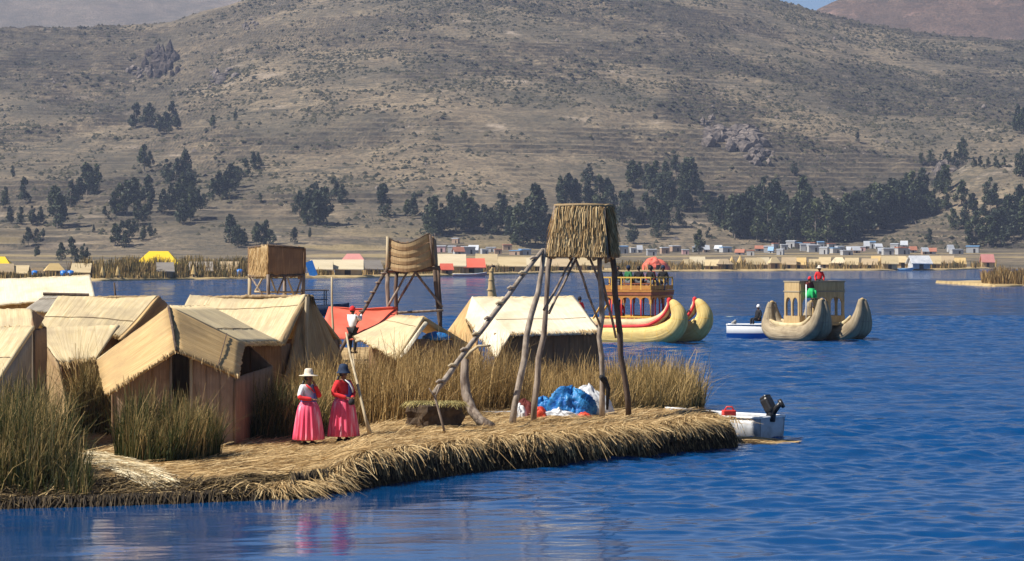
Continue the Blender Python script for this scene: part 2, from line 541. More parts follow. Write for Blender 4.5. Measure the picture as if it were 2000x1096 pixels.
# scrub and boulders scattered over the slope, nobody could count them
n = 240000
sx = RS.uniform(-520, 520, n); sy = 1130 + (2120 - 1130) * RS.uniform(0, 1, n) ** .8
dens = fbm(sx / 22, sy / 22, 91, 4) * .6 + .4 * fbm(sx / 160, sy / 160, 97, 3) + .05 * (sy - 1500) / 600
keep = (dens > RS.uniform(.42, .66, n)) & (np.abs(sx / sy) < .225)
sx, sy = sx[keep][:70000], sy[keep][:70000]
n = len(sx); sz = terr(sx, sy)
ico = np.array([(0, 0, 1), (.9, 0, .05), (.28, .85, .05), (-.72, .53, .05), (-.72, -.53, .05), (.28, -.85, .05), (0, 0, -.2)])
icf = np.array([(0, 1, 2), (0, 2, 3), (0, 3, 4), (0, 4, 5), (0, 5, 1)])
rr = (.36 + 1.5 * RS.uniform(0, 1, n) ** 3.2)
V = ico[None] * RS.uniform(.55, 1.35, (n, 7, 3)) * rr[:, None, None] * np.array([1.15, 1, .9]) + np.stack([sx, sy, sz - .1], 1)[:, None, :]
Fa = icf[None] + (np.arange(n) * 7)[:, None, None]
me = np_mesh('scrub', V.reshape(-1, 3), Fa.reshape(-1, 3), False, tint=np.repeat(RS.uniform(0, 1, n), 7))
props(link('scrub', me, M['scrub']), 'low dark scrub dotted all over the dry hillside', 'scrub', kind='stuff')
n = 2600
sx = RS.uniform(-420, 420, n); sy = RS.uniform(1180, 2080, n)
keep = fbm(sx / 55, sy / 55, 131, 4) > RS.uniform(.5, .68, n)
sx, sy = sx[keep], sy[keep]; n = len(sx); sz = terr(sx, sy)
rr = .5 + 1.7 * RS.uniform(0, 1, n) ** 3
V = ico[None] * RS.uniform(.5, 1.4, (n, 7, 3)) * rr[:, None, None] + np.stack([sx, sy, sz - .2], 1)[:, None, :]
Fa = icf[None] + (np.arange(n) * 7)[:, None, None]
me = np_mesh('boulders', V.reshape(-1, 3), Fa.reshape(-1, 3), False)
props(link('boulders', me, M['rock']), 'pale boulders strewn over the dry hillside', 'boulders', kind='stuff')

# ------------------------------------------------------------------ lake
def waves(x, y):
    z = np.zeros_like(x)
    rs = np.random.RandomState(3)
    calm = .06 + .94 * sstep(-2.5, 6.0, x + .30 * (y - 48)) 
    patch = .55 + .9 * fbm(x / 9, y / 16, 61, 3)
    for k in range(46):
        lam = .32 * (9.0 / .32) ** (k / 45.0)
        kk = 2 * np.pi / lam
        th = rs.normal(math.pi / 2 + .35, .55)
        ph = rs.uniform(0, 2 * np.pi)
        a = .0105 * lam ** .88 * rs.uniform(.5, 1.2) * (.95 if lam < .8 else (.62 if lam < 3 else .4))
        w = a * np.sin(kk * (x * math.cos(th) + y * math.sin(th)) + ph + 2.2 * vnoise(x / (lam * 3.5), y / (lam * 3.5), k))
        z += w * (calm if lam < 3 else np.sqrt(calm) * .55) * patch
    return z


def water_mat():
    m, nt, b = nodes_of('lake water')
    b.inputs['Base Color'].default_value = (.002, .052, .175, 1)
    b.inputs['Roughness'].default_value = .07
    b.inputs['IOR'].default_value = 1.33
    v1 = coords(nt, 'Object', (1, 1.6, 1))
    n1 = noise(nt, v1, 2.6, 4, .62)
    n2 = noise(nt, coords(nt, 'Object', (1, 1, 1)), .35, 3, .6)
    geo = nt.nodes.new('ShaderNodeSeparateXYZ'); tc = nt.nodes.new('ShaderNodeTexCoord'); nt.links.new(tc.outputs['Object'], geo.inputs[0])
    far = nt.nodes.new('ShaderNodeMapRange'); far.inputs[1].default_value = 48; far.inputs[2].default_value = 95; far.inputs[3].default_value = .004; far.inputs[4].default_value = .10
    nt.links.new(geo.outputs['Y'], far.inputs[0])
    far2 = nt.nodes.new('ShaderNodeMapRange'); far2.inputs[1].default_value = 130; far2.inputs[2].default_value = 210; far2.inputs[3].default_value = .0; far2.inputs[4].default_value = 1.5
    nt.links.new(geo.outputs['Y'], far2.inputs[0])
    b1 = nt.nodes.new('ShaderNodeBump'); b1.inputs['Strength'].default_value = 1
    nt.links.new(n1, b1.inputs['Height']); nt.links.new(far.outputs[0], b1.inputs['Distance'])
    b2 = nt.nodes.new('ShaderNodeBump'); b2.inputs['Strength'].default_value = 1
    nt.links.new(n2, b2.inputs['Height']); nt.links.new(far2.outputs[0], b2.inputs['Distance']); nt.links.new(b1.outputs[0], b2.inputs['Normal'])
    nt.links.new(b2.outputs[0], b.inputs['Normal'])
    return m


patches = [(-14, 16, .11, 26, 72, .05), (-48, 48, .32, 72, 190, .17), (-130, 130, 2.2, 190, 480, 1.4)]
VV = []; FF = []; off = 0
for x0, x1, dx, y0, y1, dy in patches:
    xx = np.arange(x0, x1 + dx / 2, dx); yy = np.linspace(y0, y1, int((y1 - y0) / dy) + 1)
    X, Y = np.meshgrid(xx, yy)
    Zw = waves(X, Y) * (1 if y0 < 190 else .35)
    VV.append(np.stack([X, Y, Zw], -1).reshape(-1, 3)); FF.append(grid_faces(len(yy), len(xx), off)); off += X.size
for q in [(-2600, -300, 26, 1400, -.0), (-2600, 26, -14, 72, 0), (16, 26, 2600, 72, 0), (-2600, 72, -48, 190, 0), (48, 72, 2600, 190, 0), (-2600, 190, -130, 480, 0),
          (130, 190, 2600, 480, 0), (-2600, 480, 2600, 1100, 0), (-2600, -300, 2600, 26, 0)][1:]:
    x0, y0, x1, y1, z = q
    VV.append(np.array([(x0, y0, z), (x1, y0, z), (x1, y1, z), (x0, y1, z)], float)); FF.append(np.arange(4)[None] + off); off += 4
me = np_mesh('lake', np.concatenate(VV), np.concatenate(FF), True)
props(link('lake', me, water_mat()), 'rippled deep blue lake water', 'lake', kind='structure')

# ------------------------------------------------------------------ the near reed island
EDGE = [(-160, 1002), (0, 993), (180, 989), (300, 985), (460, 978), (560, 974), (640, 962), (740, 946), (860, 931), (950, 917), (1100, 905), (1200, 893), (1350, 882), (1430, 875), (1466, 865)]
EX = [PZ(a, b, 0).x for a, b in EDGE]; EY = [PZ(a, b, 0).y for a, b in EDGE]
EX = [-40] + EX; EY = [45.5] + EY


def island_d(x, y):
    ye = np.interp(x, EX, EY) + .35 * (vnoise(np.asarray(x) * 1.7, 0 * np.asarray(x), 71) - .5)
    yb = np.interp(x, [-60, -4.5, -1.5, .5, 3.4, 4.4, 7], [118, 118, 78, 66.2, 65.6, 64.7, 63.2])
    return np.minimum(np.minimum(y - ye, yb - y), 5.38 - x - .05 * (y - 62) + 0 * y)


def island_h(x, y):
    x = np.asarray(x, float); y = np.asarray(y, float)
    d = island_d(x, y)
    L = sstep(-3.9, -2.9, x)
    w = lerp(2.4, .40, L); top = lerp(.42, .62, L)
    t = np.clip(d / w + .12, 0, 1)
    h = top * (1 - (1 - t) ** lerp(1.6, 2.4, L))
    h = h + (.10 * (fbm(x * .9, y * .9, 81) - .5) + .05 * (fbm(x * 4, y * 4, 83, 2) - .5)) * np.clip(d * 2, 0, 1)
    h = h + .13 * np.exp(-((x - 4.9) / 1.3) ** 2) * np.clip(d * 1.6, 0, 1)
    return np.where(d < -.02, -.35, h)


def GZ(px, py):
    """point of the island's top seen at a pixel"""
    D = np.arange(45, 120, .1)
    h = island_h((px - 1000) / F * D, D); z = EYE - (py - HY) / F * D
    k = int(np.argmax(h >= z)); d = D[k]
    return Vector(((px - 1000) / F * d, d, float(h[k])))


ISL = pm('trodden reed island', (.25, .155, .065), (.50, .34, .155), (2.2, 5, 3), .9, 'Object', .8, .05, c3=(.66, .50, .26), stain=((.24, .15, .07), .9))
xx = np.concatenate([np.arange(-36, -14, 1.0), np.arange(-14, 6.6, .13)]); yy = np.concatenate([np.arange(45, 69, .13), np.arange(69, 119, 1.0)])
X, Y = np.meshgrid(xx, yy)
Zi = island_h(X, Y)
dI = island_d(X, Y)
wet_shade = np.clip(1 - dI / lerp(.9, .42, sstep(-3.9, -2.9, X)) + .5 * (fbm(X * 2.2, Y * 2.2, 19) - .5), 0, 1) * np.clip(1.3 - Zi / .55, 0, 1)  # bank face: overhang shade painted into the colour, along with sodden peat
me = np_mesh('reed_island', np.stack([X, Y, Zi], -1).reshape(-1, 3), grid_faces(len(yy), len(xx)), True, attrs={'wet_shade': np.clip(wet_shade * 1.5, 0, 1).ravel()})
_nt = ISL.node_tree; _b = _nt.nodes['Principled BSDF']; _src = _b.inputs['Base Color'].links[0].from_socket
_at = _nt.nodes.new('ShaderNodeAttribute'); _at.attribute_name = 'wet_shade'
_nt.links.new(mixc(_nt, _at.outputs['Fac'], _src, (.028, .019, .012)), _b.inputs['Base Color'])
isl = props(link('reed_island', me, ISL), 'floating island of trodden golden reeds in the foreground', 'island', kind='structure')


def lay_straw(name, n, region, mat, lmin, lmax, wid, label, dirfn=None, lift=.02, parent=None, tilt=.25, keepfn=None, jit=.35):
    x0, x1, y0, y1 = region
    x = RS.uniform(x0, x1, n * 9); y = RS.uniform(y0, y1, n * 9)
    k = island_d(x, y) > .05
    if keepfn is not None:
        k &= keepfn(x, y)
    x, y = x[k][:n], y[k][:n]; n = len(x)
    a = RS.uniform(0, np.pi, n) if dirfn is None else dirfn(x, y) + RS.normal(0, jit, n)
    L = RS.uniform(lmin, lmax, n)
    t = np.linspace(-.5, .5, 3)
    cx = x[:, None] + np.cos(a)[:, None] * L[:, None] * t; cy = y[:, None] + np.sin(a)[:, None] * L[:, None] * t
    cz = island_h(cx, cy)
    cz = np.maximum(cz, island_h(x, y)[:, None] - .12) + lift * RS.uniform(.3, 1.6, n)[:, None] + np.abs(RS.normal(0, tilt, n))[:, None] * (t + .5) * L[:, None] * .35
    C = np.stack([cx, cy, cz], -1)
    side = np.stack([-np.sin(a), np.cos(a), RS.normal(0, .35, n)], 1)
    V, Fq, T = ribbons(C, RS.uniform(.6, 1.5, n) * wid, .6, side)
    me = np_mesh(name, V, Fq, False, tint=T)
    return props(link(name, me, mat, parent), label, 'straw', kind='stuff')


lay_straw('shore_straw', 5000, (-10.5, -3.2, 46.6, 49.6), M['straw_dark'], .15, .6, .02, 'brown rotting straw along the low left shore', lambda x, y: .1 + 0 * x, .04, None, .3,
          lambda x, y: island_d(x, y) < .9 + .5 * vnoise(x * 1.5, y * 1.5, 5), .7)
lay_straw('loose_straw', 26000, (-11.5, 6, 46, 68), M['straw'], .15, .55, .016, 'loose golden straw littering the top of the island',
          lambda x, y: np.where(y < 53, .25, .8) + 0 * x)

# straw drooping over the bank
n = 15000
x = RS.uniform(-5.4, 5.34, n)
x = x[(fbm(x * 2.6, x * 0 + 2, 501, 3) > RS.uniform(.30, .68, n)) & (RS.uniform(0, 1, n) < sstep(-5.2, -3.2, x))]
n = len(x)
ye = np.interp(x, EX, EY)
y0 = ye + RS.uniform(.10, .75, n)
z0 = island_h(np.minimum(x, 5.1), np.maximum(y0, ye + .45)) + RS.uniform(-.02, .07, n)
L = (.03 + .50 * RS.uniform(0, 1, n) ** 2.2) * (.3 + 1.3 * fbm(x * 1.9, x * 0 + 7, 503, 3))
out = RS.uniform(.0, .34, n); dxx = RS.normal(-.03, .34, n) + .9 * (fbm(x * 1.3, x * 0 + 4, 507, 3) - .5)
t = np.array([0, .33, .66, 1.0])
cx = x[:, None] + dxx[:, None] * t; cy = y0[:, None] - (y0 - ye + out)[:, None] * (1 - (1 - t) ** 1.8)
cz = np.maximum(z0[:, None] + .05 * np.sin(t * 3.1) - L[:, None] * t ** 2.1, -.05)
V, Fq, T = ribbons(np.stack([cx, cy, cz], -1), RS.uniform(.010, .024, n), .5, np.stack([np.ones(n), RS.normal(0, .5, n), RS.normal(0, .3, n)], 1), tint=RS.uniform(.1, .95, n))
props(link('bank_straw', np_mesh('bank_straw', V, Fq, False, tint=T), M['straw']), 'dry straw fringe drooping over the edge of the island', 'straw', kind='stuff')
n = 13000  # rotting straw at the waterline, tinted dark as painted shade below the fringe
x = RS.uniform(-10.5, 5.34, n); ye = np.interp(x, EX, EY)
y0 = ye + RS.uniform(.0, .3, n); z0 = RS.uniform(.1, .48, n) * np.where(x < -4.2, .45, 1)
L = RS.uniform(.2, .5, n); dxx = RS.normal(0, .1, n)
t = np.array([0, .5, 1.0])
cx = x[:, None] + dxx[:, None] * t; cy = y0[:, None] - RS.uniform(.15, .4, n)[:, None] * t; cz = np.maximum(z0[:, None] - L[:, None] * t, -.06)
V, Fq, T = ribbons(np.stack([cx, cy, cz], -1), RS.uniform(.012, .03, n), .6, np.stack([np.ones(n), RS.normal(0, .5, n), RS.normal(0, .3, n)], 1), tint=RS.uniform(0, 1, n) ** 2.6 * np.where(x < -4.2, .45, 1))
props(link('wet_shade_straw', np_mesh('wet_shade_straw', V, Fq, False, tint=T), M['straw_dark']), 'dark sodden rotting straw along the island waterline, overhang shade in its colour', 'straw', kind='stuff')


# ------------------------------------------------------------------ standing reeds
def reeds(name, label, n, pts, h, mat, cat='reeds', spread=.12, wid=.022, z=None, group=None, kind='stuff', clump=.9, gold=None, bend=.3, hscale=None):
    """n blades on base points sampled inside a polygon of (x, y); h = (min, max) height"""
    poly = np.array(pts, float)
    x0, y0 = poly.min(0); x1, y1 = poly.max(0)
    bx = RS.uniform(x0, x1, n * 6); by = RS.uniform(y0, y1, n * 6)
    ins = np.zeros(len(bx), bool)
    j = len(poly) - 1
    for i in range(len(poly)):
        xi, yi = poly[i]; xj, yj = poly[j]
        c = ((yi > by) != (yj > by)) & (bx < (xj - xi) * (by - yi) / (yj - yi + 1e-9) + xi)
        ins ^= c; j = i
    ins &= fbm(bx * 1.3, by * 1.3, 301, 2) > RS.uniform(.0, clump, len(bx)) * .75
    bx, by = bx[ins][:n], by[ins][:n]; n = len(bx)
    bz = island_h(bx, by) if z is None else np.full(n, z)
    bz = np.maximum(bz, -.1)
    H = (h[0] * .55 + (h[1] - h[0] * .55) * RS.uniform(0, 1, n) ** 1.1) * (.42 + 1.14 * fbm(bx * 1.7, by * 1.7, 311, 3))
    if hscale is not None:
        H = H * hscale(bx, by)
    ln = RS.normal(0, spread, (n, 2)); ln[:, 0] += .05
    bd = RS.normal(0, bend * 1.5, (n, 2)) * (RS.uniform(0, 1, n) ** 1.6)[:, None]
    wild = RS.uniform(0, 1, n) < .16
    ln[wild] *= 3.2; H[wild] *= .8
    ln = np.clip(ln, -.5, .5)
    t = np.array([0, .35, .7, 1.0])
    C = np.zeros((n, 4, 3))
    for k in range(2):
        C[:, :, k] = (bx, by)[k][:, None] + H[:, None] * (ln[:, k][:, None] * t + bd[:, k][:, None] * t ** 3)
    C[:, :, 2] = bz[:, None] + H[:, None] * (t - .25 * (np.abs(bd).sum(1)[:, None]) * t ** 3)
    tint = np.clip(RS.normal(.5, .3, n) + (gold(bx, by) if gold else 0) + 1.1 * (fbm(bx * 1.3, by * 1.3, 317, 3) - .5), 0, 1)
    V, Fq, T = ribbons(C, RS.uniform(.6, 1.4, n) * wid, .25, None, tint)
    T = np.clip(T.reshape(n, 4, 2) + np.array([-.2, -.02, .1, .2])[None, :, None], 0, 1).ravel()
    me = np_mesh(name, V, Fq, False, tint=T)
    return props(link(name, me, mat), label, cat, group, kind)


def xy(px, D):
    return ((px - 1000) / F * D, D)


# ------------------------------------------------------------------ haze
def haze():
    mb = MB().box((0, 2000, 218), (3000, 4300, 452))
    m = bpy.data.materials.new('thin blue haze'); m.use_nodes = True
    nt = m.node_tree; nt.nodes.remove(nt.nodes['Principled BSDF'])
    v = nt.nodes.new('ShaderNodeVolumePrincipled')
    v.inputs['Color'].default_value = (.56, .66, .95, 1)
    v.inputs['Density'].default_value = .00011
    v.inputs['Anisotropy'].default_value = .0
    nt.links.new(v.outputs[0], nt.nodes['Material Output'].inputs['Volume'])
    o = mb.build('haze', m)
    props(o, 'thin blue haze over the lake and hills', 'haze', kind='stuff')


# ------------------------------------------------------------------ reed mats and huts
def panel(name, c, mat, parent, along='v', th=.05, amp=.012, sag=.03, step=.05, rag=.03, belly=0.0):
    """a thick reed mat between four corners (top-left, top-right, bottom-right, bottom-left); single reeds stand proud"""
    a, b, c2, d = [np.array(p, float) for p in c]
    Uw = (np.linalg.norm(b - a) + np.linalg.norm(c2 - d)) / 2; Vh = (np.linalg.norm(d - a) + np.linalg.norm(c2 - b)) / 2
    if along == 'v':
        nu = int(min(140, max(4, Uw / step))) + 1; nv = 9
    else:
        nv = int(min(140, max(4, Vh / step))) + 1; nu = 9
    s, t = np.meshgrid(np.linspace(0, 1, nu), np.linspace(0, 1, nv))
    pts = (a * (1 - s[..., None]) + b * s[..., None]) * (1 - t[..., None]) + (d * (1 - s[..., None]) + c2 * s[..., None]) * t[..., None]
    Nn = np.cross(b - a, d - a); Nn /= np.linalg.norm(Nn) + 1e-9
    if Nn[2] < -.05 or (abs(Nn[2]) <= .05 and Nn[1] > 0):
        Nn = -Nn
    seed = RS.randint(0, 9999)
    rid = RS.uniform(-1, 1, nu if along == 'v' else nv)
    rid = rid * .7 + .3 * np.roll(rid, 1)
    disp = amp * (rid[None, :] if along == 'v' else rid[:, None]) + sag * 2 * (fbm(s * Uw * .8 + seed, t * Vh * .8, 7, 3) - .5) - belly * np.sin(np.pi * s) * np.sin(np.pi * (.25 + .75 * t))
    pts = pts + Nn * disp[..., None]
    j = RS.normal(0, rag, nu if along == 'v' else nv)
    if along == 'v':
        dv = (d - a) / Vh; pts[-1] += dv * j[:, None]; pts[0] -= dv * j[:, None] * .4
    else:
        du = (b - a) / Uw; pts[:, -1] += du * j[:, None]; pts[:, 0] -= du * j[:, None] * .6
    low = pts - Nn * th
    V = np.concatenate([pts.reshape(-1, 3), low.reshape(-1, 3)])
    n = nu * nv
    Fq = [grid_faces(nv, nu), grid_faces(nv, nu, n)[:, ::-1]]
    ring = list(range(nu)) + [k * nu + nu - 1 for k in range(1, nv)] + [(nv - 1) * nu + k for k in range(nu - 2, -1, -1)] + [k * nu for k in range(nv - 2, 0, -1)]
    ring = np.array(ring); nx = np.roll(ring, -1)
    Fq.append(np.stack([ring, ring + n, nx + n, nx], 1))
    Fq = np.concatenate(Fq)
    o = np.array(origin(parent))
    me = np_mesh(name, V - o, Fq, False)
    uv = np.stack([s * Uw, t * Vh], -1) if along == 'v' else np.stack([t * Vh, s * Uw], -1)
    uv = np.concatenate([uv.reshape(-1, 2)] * 2) + np.array([seed * .37 % 40, seed * .11 % 30])
    ul = me.uv_layers.new(name='UVMap')
    li = np.empty(len(me.loops), np.int32); me.loops.foreach_get('vertex_index', li)
    ul.data.foreach_set('uv', uv[li].astype(np.float32).ravel())
    ob = link(name, me, mat, parent)
    if name in ('roof_slope', 'roof_hood', 'front_mat', 'roof_flap', 'gable_thatch') and a[1] < 90 and 'salmon' not in mat.name:
        m_ = int(38 * Uw)
        s_ = RS.uniform(0, 1, m_)
        e0 = d[None] * (1 - s_)[:, None] + c2[None] * s_[:, None]
        dn = (d - a) / Vh
        L = RS.uniform(.02, .13, m_) * (.4 + vnoise(s_ * Uw * 2, s_ * 0, seed)); tq = np.array([-.8, .3, 1.0])
        dr = dn[None] + RS.normal(0, .18, (m_, 3))
        C = e0[:, None, :] + dr[:, None, :] * (L[:, None] * tq)[..., None] - np.array([0, 0, 1.0]) * (L[:, None] * np.maximum(tq, 0) ** 2 * .5)[..., None] + Nn * .01
        V2, F2, T2 = ribbons(C, RS.uniform(.012, .026, m_), .5, RS.normal(0, 1, (m_, 3)) * .3 + ((b - a) / Uw)[None])
        props(link('eave_straw', np_mesh('eave_straw', V2 - o, F2, False, tint=T2), M['straw'], parent), kind='stuff')
        if Vh > 1.2 and name == 'roof_slope' and along == 'v':
            for tt in (.35, .72)[RS.randint(0, 2):][:1]:
                i_ = int(tt * (nv - 1))
                MB().tube([Vector(q) + Vector(Nn) * .012 for q in pts[i_, ::max(1, nu // 12)]], .008, 5).build('batten_rope', M['mat_brown'], parent)
    return ob


def wall(parent, p0, p1, h0, h1, zb, mat, n=4, name='wall_mat', th=.05):
    """a wall of n upright reed mats from p0 to p1, tops at heights h0 and h1"""
    p0 = Vector(p0); p1 = Vector(p1)
    stag = Vector((-(p1 - p0).y, (p1 - p0).x, 0)).normalized() * .014
    for k in range(n):
        t0, t1 = k / n - .006, (k + 1) / n + .006
        q0 = p0.lerp(p1, t0) + stag * (k % 2); q1 = p0.lerp(p1, t1) + stag * (k % 2)
        a = Vector((q0.x, q0.y, lerp(h0, h1, t0))); b = Vector((q1.x, q1.y, lerp(h0, h1, t1)))
        panel(name, [a, b, Vector((q1.x, q1.y, zb)), Vector((q0.x, q0.y, zb))], mat, parent, 'v', th, .01, .02, .06, .01)


def hut(label, base):
    return thing('reed_hut', label, 'hut', base)


def q4(*pts):
    return [P(*p) for p in pts]


def rope_line(parent, p0, p1, r=.012, name='binding_rope'):
    MB().tube([p0, p1], r, 5).build(name, M['pole_dark'], parent)


# hut with the dark doorway
h = hut('gabled golden reed hut with dark open doorway facing the reed tufts', P(335, 860, 57.5))
ra, rb = P(329, 598, 57.0), P(407, 596, 60.6)
rv = rb - ra
panel('roof_hood', q4((188, 703, 57.2), (329, 598, 57.0), (344, 682, 55.6), (205, 770, 55.4)), M['mat_gold'], h, 'u', .06, .022, .03, .055, .015)
panel('roof_hood', q4((329, 598, 57.0), (479, 671, 57.8), (468, 736, 56.3), (344, 682, 55.6)), M['mat_gold'], h, 'u', .06, .016, .03, .055, .012)
MB().tube([ra + Vector((0, 0, .0)), P(337, 640, 56.25), P(344, 684, 55.55)], .03, 6).build('ridge_roll', M['pole_dark'], h, True)
panel('roof_slope', [ra + Vector((0, .03, .01)), rb, P(552, 668, 61.4), P(479, 669, 57.9)], M['mat_cream'], h, 'v', .09, .01)
el = P(188, 703, 57.25)
panel('roof_slope', [rb, ra + Vector((0, .03, .01)), el, el + rv], M['mat_cream'], h, 'v', .09)
HR = q4((329, 598, 57.0), (479, 671, 57.8), (468, 736, 56.3), (344, 682, 55.6))
rope_line(h, HR[0].lerp(HR[1], .76) + Vector((0, -.03, .03)), HR[3].lerp(HR[2], .66) + Vector((0, -.03, .03)))
fl, d0, d1, fr = P(222, 800, 56.3), P(335, 800, 56.3), P(372, 800, 56.3), P(460, 800, 56.3)
gz = .38
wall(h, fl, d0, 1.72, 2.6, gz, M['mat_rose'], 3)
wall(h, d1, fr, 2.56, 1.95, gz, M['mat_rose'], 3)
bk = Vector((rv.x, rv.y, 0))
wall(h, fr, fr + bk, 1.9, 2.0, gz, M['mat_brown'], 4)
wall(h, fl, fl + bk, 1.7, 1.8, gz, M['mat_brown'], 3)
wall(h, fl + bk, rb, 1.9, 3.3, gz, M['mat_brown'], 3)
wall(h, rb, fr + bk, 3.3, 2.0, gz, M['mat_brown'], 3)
MB().tube([P(333, 683, 56.2), P(333, 866, 56.2)], .035, 6).build('door_post', M['pole'], h)
MB().tube([P(373, 697, 56.2), P(373, 866, 56.2)], .035, 6).build('door_post', M['pole_pale'], h)

# hut behind it on the left, cream roof with a hanging front mat
h = hut('cream reed hut with sagging front mat between the far left hut and the doorway hut', P(180, 820, 64))
a, b = P(114, 580, 65.6), P(307, 578, 66.2)
panel('roof_slope', [a, b, P(236, 657, 64.3), P(69, 643, 63.7)], M['mat_cream'], h, 'v', .09, .008, .05)
panel('front_mat', q4((69, 641, 63.6), (233, 634, 64.0), (187, 701, 63.0), (114, 709, 62.8)), M['mat_cream'], h, 'v', .05, .008, .04)
panel('gable_edge', [b, P(331, 601, 67.6), P(246, 670, 65.6), P(237, 657, 64.3)], M['mat_brown'], h, 'v', .09, .03, .04, .08)
panel('gable_edge', q4((300, 586, 66.0), (309, 580, 66.05), (241, 660, 64.2), (232, 663, 64.1)), M['mat_gold'], h, 'v', .05, .02)
panel('side_mat', q4((68, 644, 63.6), (115, 711, 62.7), (142, 826, 62.6), (96, 815, 64.2)), M['mat_tan'], h, 'v', .05)
panel('roof_slope', [b, a, a + Vector((-.3, 1.7, -.9)), P(331, 601, 67.7)], M['mat_tan'], h, 'v', .09)
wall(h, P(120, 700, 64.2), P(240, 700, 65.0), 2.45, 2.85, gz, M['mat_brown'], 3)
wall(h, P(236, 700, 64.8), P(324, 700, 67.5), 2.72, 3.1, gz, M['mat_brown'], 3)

# hut cut by the frame
h = hut('cream reed hut cut by the left frame edge with shaded gable wall', P(20, 840, 55.5))
panel('roof_slope', q4((-190, 607, 57.2), (62, 604, 57.2), (66, 640, 56.2), (-190, 642, 56.2)), M['mat_cream'], h, 'v', .09)
panel('roof_slope', q4((-190, 640, 56.15), (67, 638, 56.15), (-2, 737, 53.6), (-230, 742, 53.6)), M['mat_cream'], h, 'v', .09, .012, .05)
panel('gable_edge', q4((60, 603, 57.3), (88, 620, 59.0), (72, 645, 57.6), (66, 639, 56.2)), M['mat_brown'], h, 'v', .09, .02)
panel('gable_wall', [P(64, 646, 56.1), P(86, 640, 59.2), Vector((P(86, 640, 59.2).x, 59.2, gz)), Vector((P(64, 646, 56.1).x + .02, 56.1, gz))], M['mat_brown'], h, 'v', .05)
g0 = P(0, 742, 53.7); g1 = P(63, 650, 56.1)
panel('gable_wall', [g0, g1, Vector((g1.x, g1.y, gz)), Vector((g0.x, g0.y, gz))], M['mat_grey'], h, 'v', .05)
panel('roof_slope', q4((62, 603, 57.25), (-190, 606, 57.25), (-160, 640, 59.6), (90, 640, 59.6)), M['mat_cream'], h, 'v', .09)

# big roof behind
h = hut('large pale cream reed roof behind the other huts at the left edge', P(90, 800, 90))
panel('roof_slope', q4((-120, 549, 91), (176, 537, 91), (185, 579, 88.2), (-120, 604, 88.2)), M['mat_pale'], h, 'v', .07, .01, .05, .08)
panel('roof_slope', q4((176, 537, 91.05), (-120, 549, 91.05), (-120, 600, 94), (186, 590, 94)), M['mat_cream'], h, 'v', .07)
wall(h, P(-110, 600, 88.8), P(180, 600, 88.8), 2.9, 3.1, gz, M['mat_tan'], 6)
wall(h, P(180, 600, 88.8), P(180, 600, 93.6), 3.1, 3.1, gz, M['mat_tan'], 4)
# small grey roof
h = hut('small grey weathered reed roof tucked under the large pale roof', P(100, 800, 75))
panel('roof_slope', q4((86, 575, 75.2), (172, 577, 75.4), (124, 612, 73.6), (44, 606, 73.4)), M['mat_grey'], h, 'v', .05, .012, .04)
panel('roof_slope', q4((172, 577, 75.45), (86, 575, 75.25), (80, 600, 77), (175, 602, 77)), M['mat_grey'], h, 'v', .05)
MB().tube(q4((84, 574, 75.2), (174, 576, 75.4)), .05, 6).build('ridge_pole', M['pole_dark'], h)
wall(h, P(56, 610, 73.9), P(124, 612, 74.0), 2.7, 2.7, gz, M['mat_grey'], 3)
wall(h, P(124, 612, 74.0), P(170, 612, 76.6), 2.7, 2.7, gz, M['mat_grey'], 3)

# wide hut in the middle of the row
h = hut('wide cream reed hut with thatched right gable behind the doorway hut', P(480, 800, 69.5))
a, b = P(371, 578, 70.8), P(598, 575, 70.6)
panel('roof_slope', [a, b, P(548, 666, 68.3), P(318, 676, 68.3)], M['mat_cream'], h, 'v', .09, .008, .07, .06, .04, .06)
panel('roof_slope', [b, a, a + Vector((-.2, 2.2, -1.3)), P(668, 668, 73.2)], M['mat_tan'], h, 'v', .09)
panel('gable_edge', q4((591, 580, 70.5), (601, 576, 70.6), (556, 670, 68.2), (543, 668, 68.1)), M['mat_tan'], h, 'v', .07, .02)
panel('gable_thatch', [P(598, 578, 70.6), P(610, 580, 71.0), P(690, 745, 73.0), P(556, 750, 68.5)], M['mat_tan'], h, 'v', .1, .05, .08, .06, .12)
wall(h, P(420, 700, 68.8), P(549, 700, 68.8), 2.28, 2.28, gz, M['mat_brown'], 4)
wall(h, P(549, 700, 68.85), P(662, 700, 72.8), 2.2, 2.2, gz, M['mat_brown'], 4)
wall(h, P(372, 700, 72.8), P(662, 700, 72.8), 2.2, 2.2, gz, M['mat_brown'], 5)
MB().tube(q4((600, 580, 70.1), (597, 640, 70.0), (597, 740, 69.9)), [.06, .07, .07], 7).build('gable_pole', M['pole_pale'], h)

# small hut with blue tarp in its gable
h = hut('small cream reed lean-to hut with blue tarpaulin bunched in its gable', P(800, 800, 75.5))
a, b = P(773, 614, 76.4), P(827, 618, 75.3)
panel('roof_slope', [a, b, P(776, 700, 73.3), P(689, 657, 75.2)], M['mat_cream'], h, 'v', .07, .016, .04, .05, .05)
panel('roof_slope', [b, a, P(858, 652, 78.0), P(914, 671, 76.4)], M['mat_gold'], h, 'v', .16, .012, .02)
panel('roof_trim', q4((829, 628, 75.2), (836, 632, 75.3), (792, 694, 73.3), (782, 697, 73.2)), M['mat_pale'], h, 'v', .09, .02)
wall(h, P(792, 680, 74.6), P(905, 680, 76.2), 2.16, 2.06, gz, M['mat_brown'], 4)
wall(h, P(720, 680, 75.6), P(792, 680, 74.6), 2.0, 2.1, gz, M['mat_brown'], 3)
bl = thing('tarpaulin', 'bright blue tarpaulin bunched under the lean-to hut gable', 'tarpaulin', P(848, 664, 75.4))
mb = MB(); rs_ = random.Random(5)
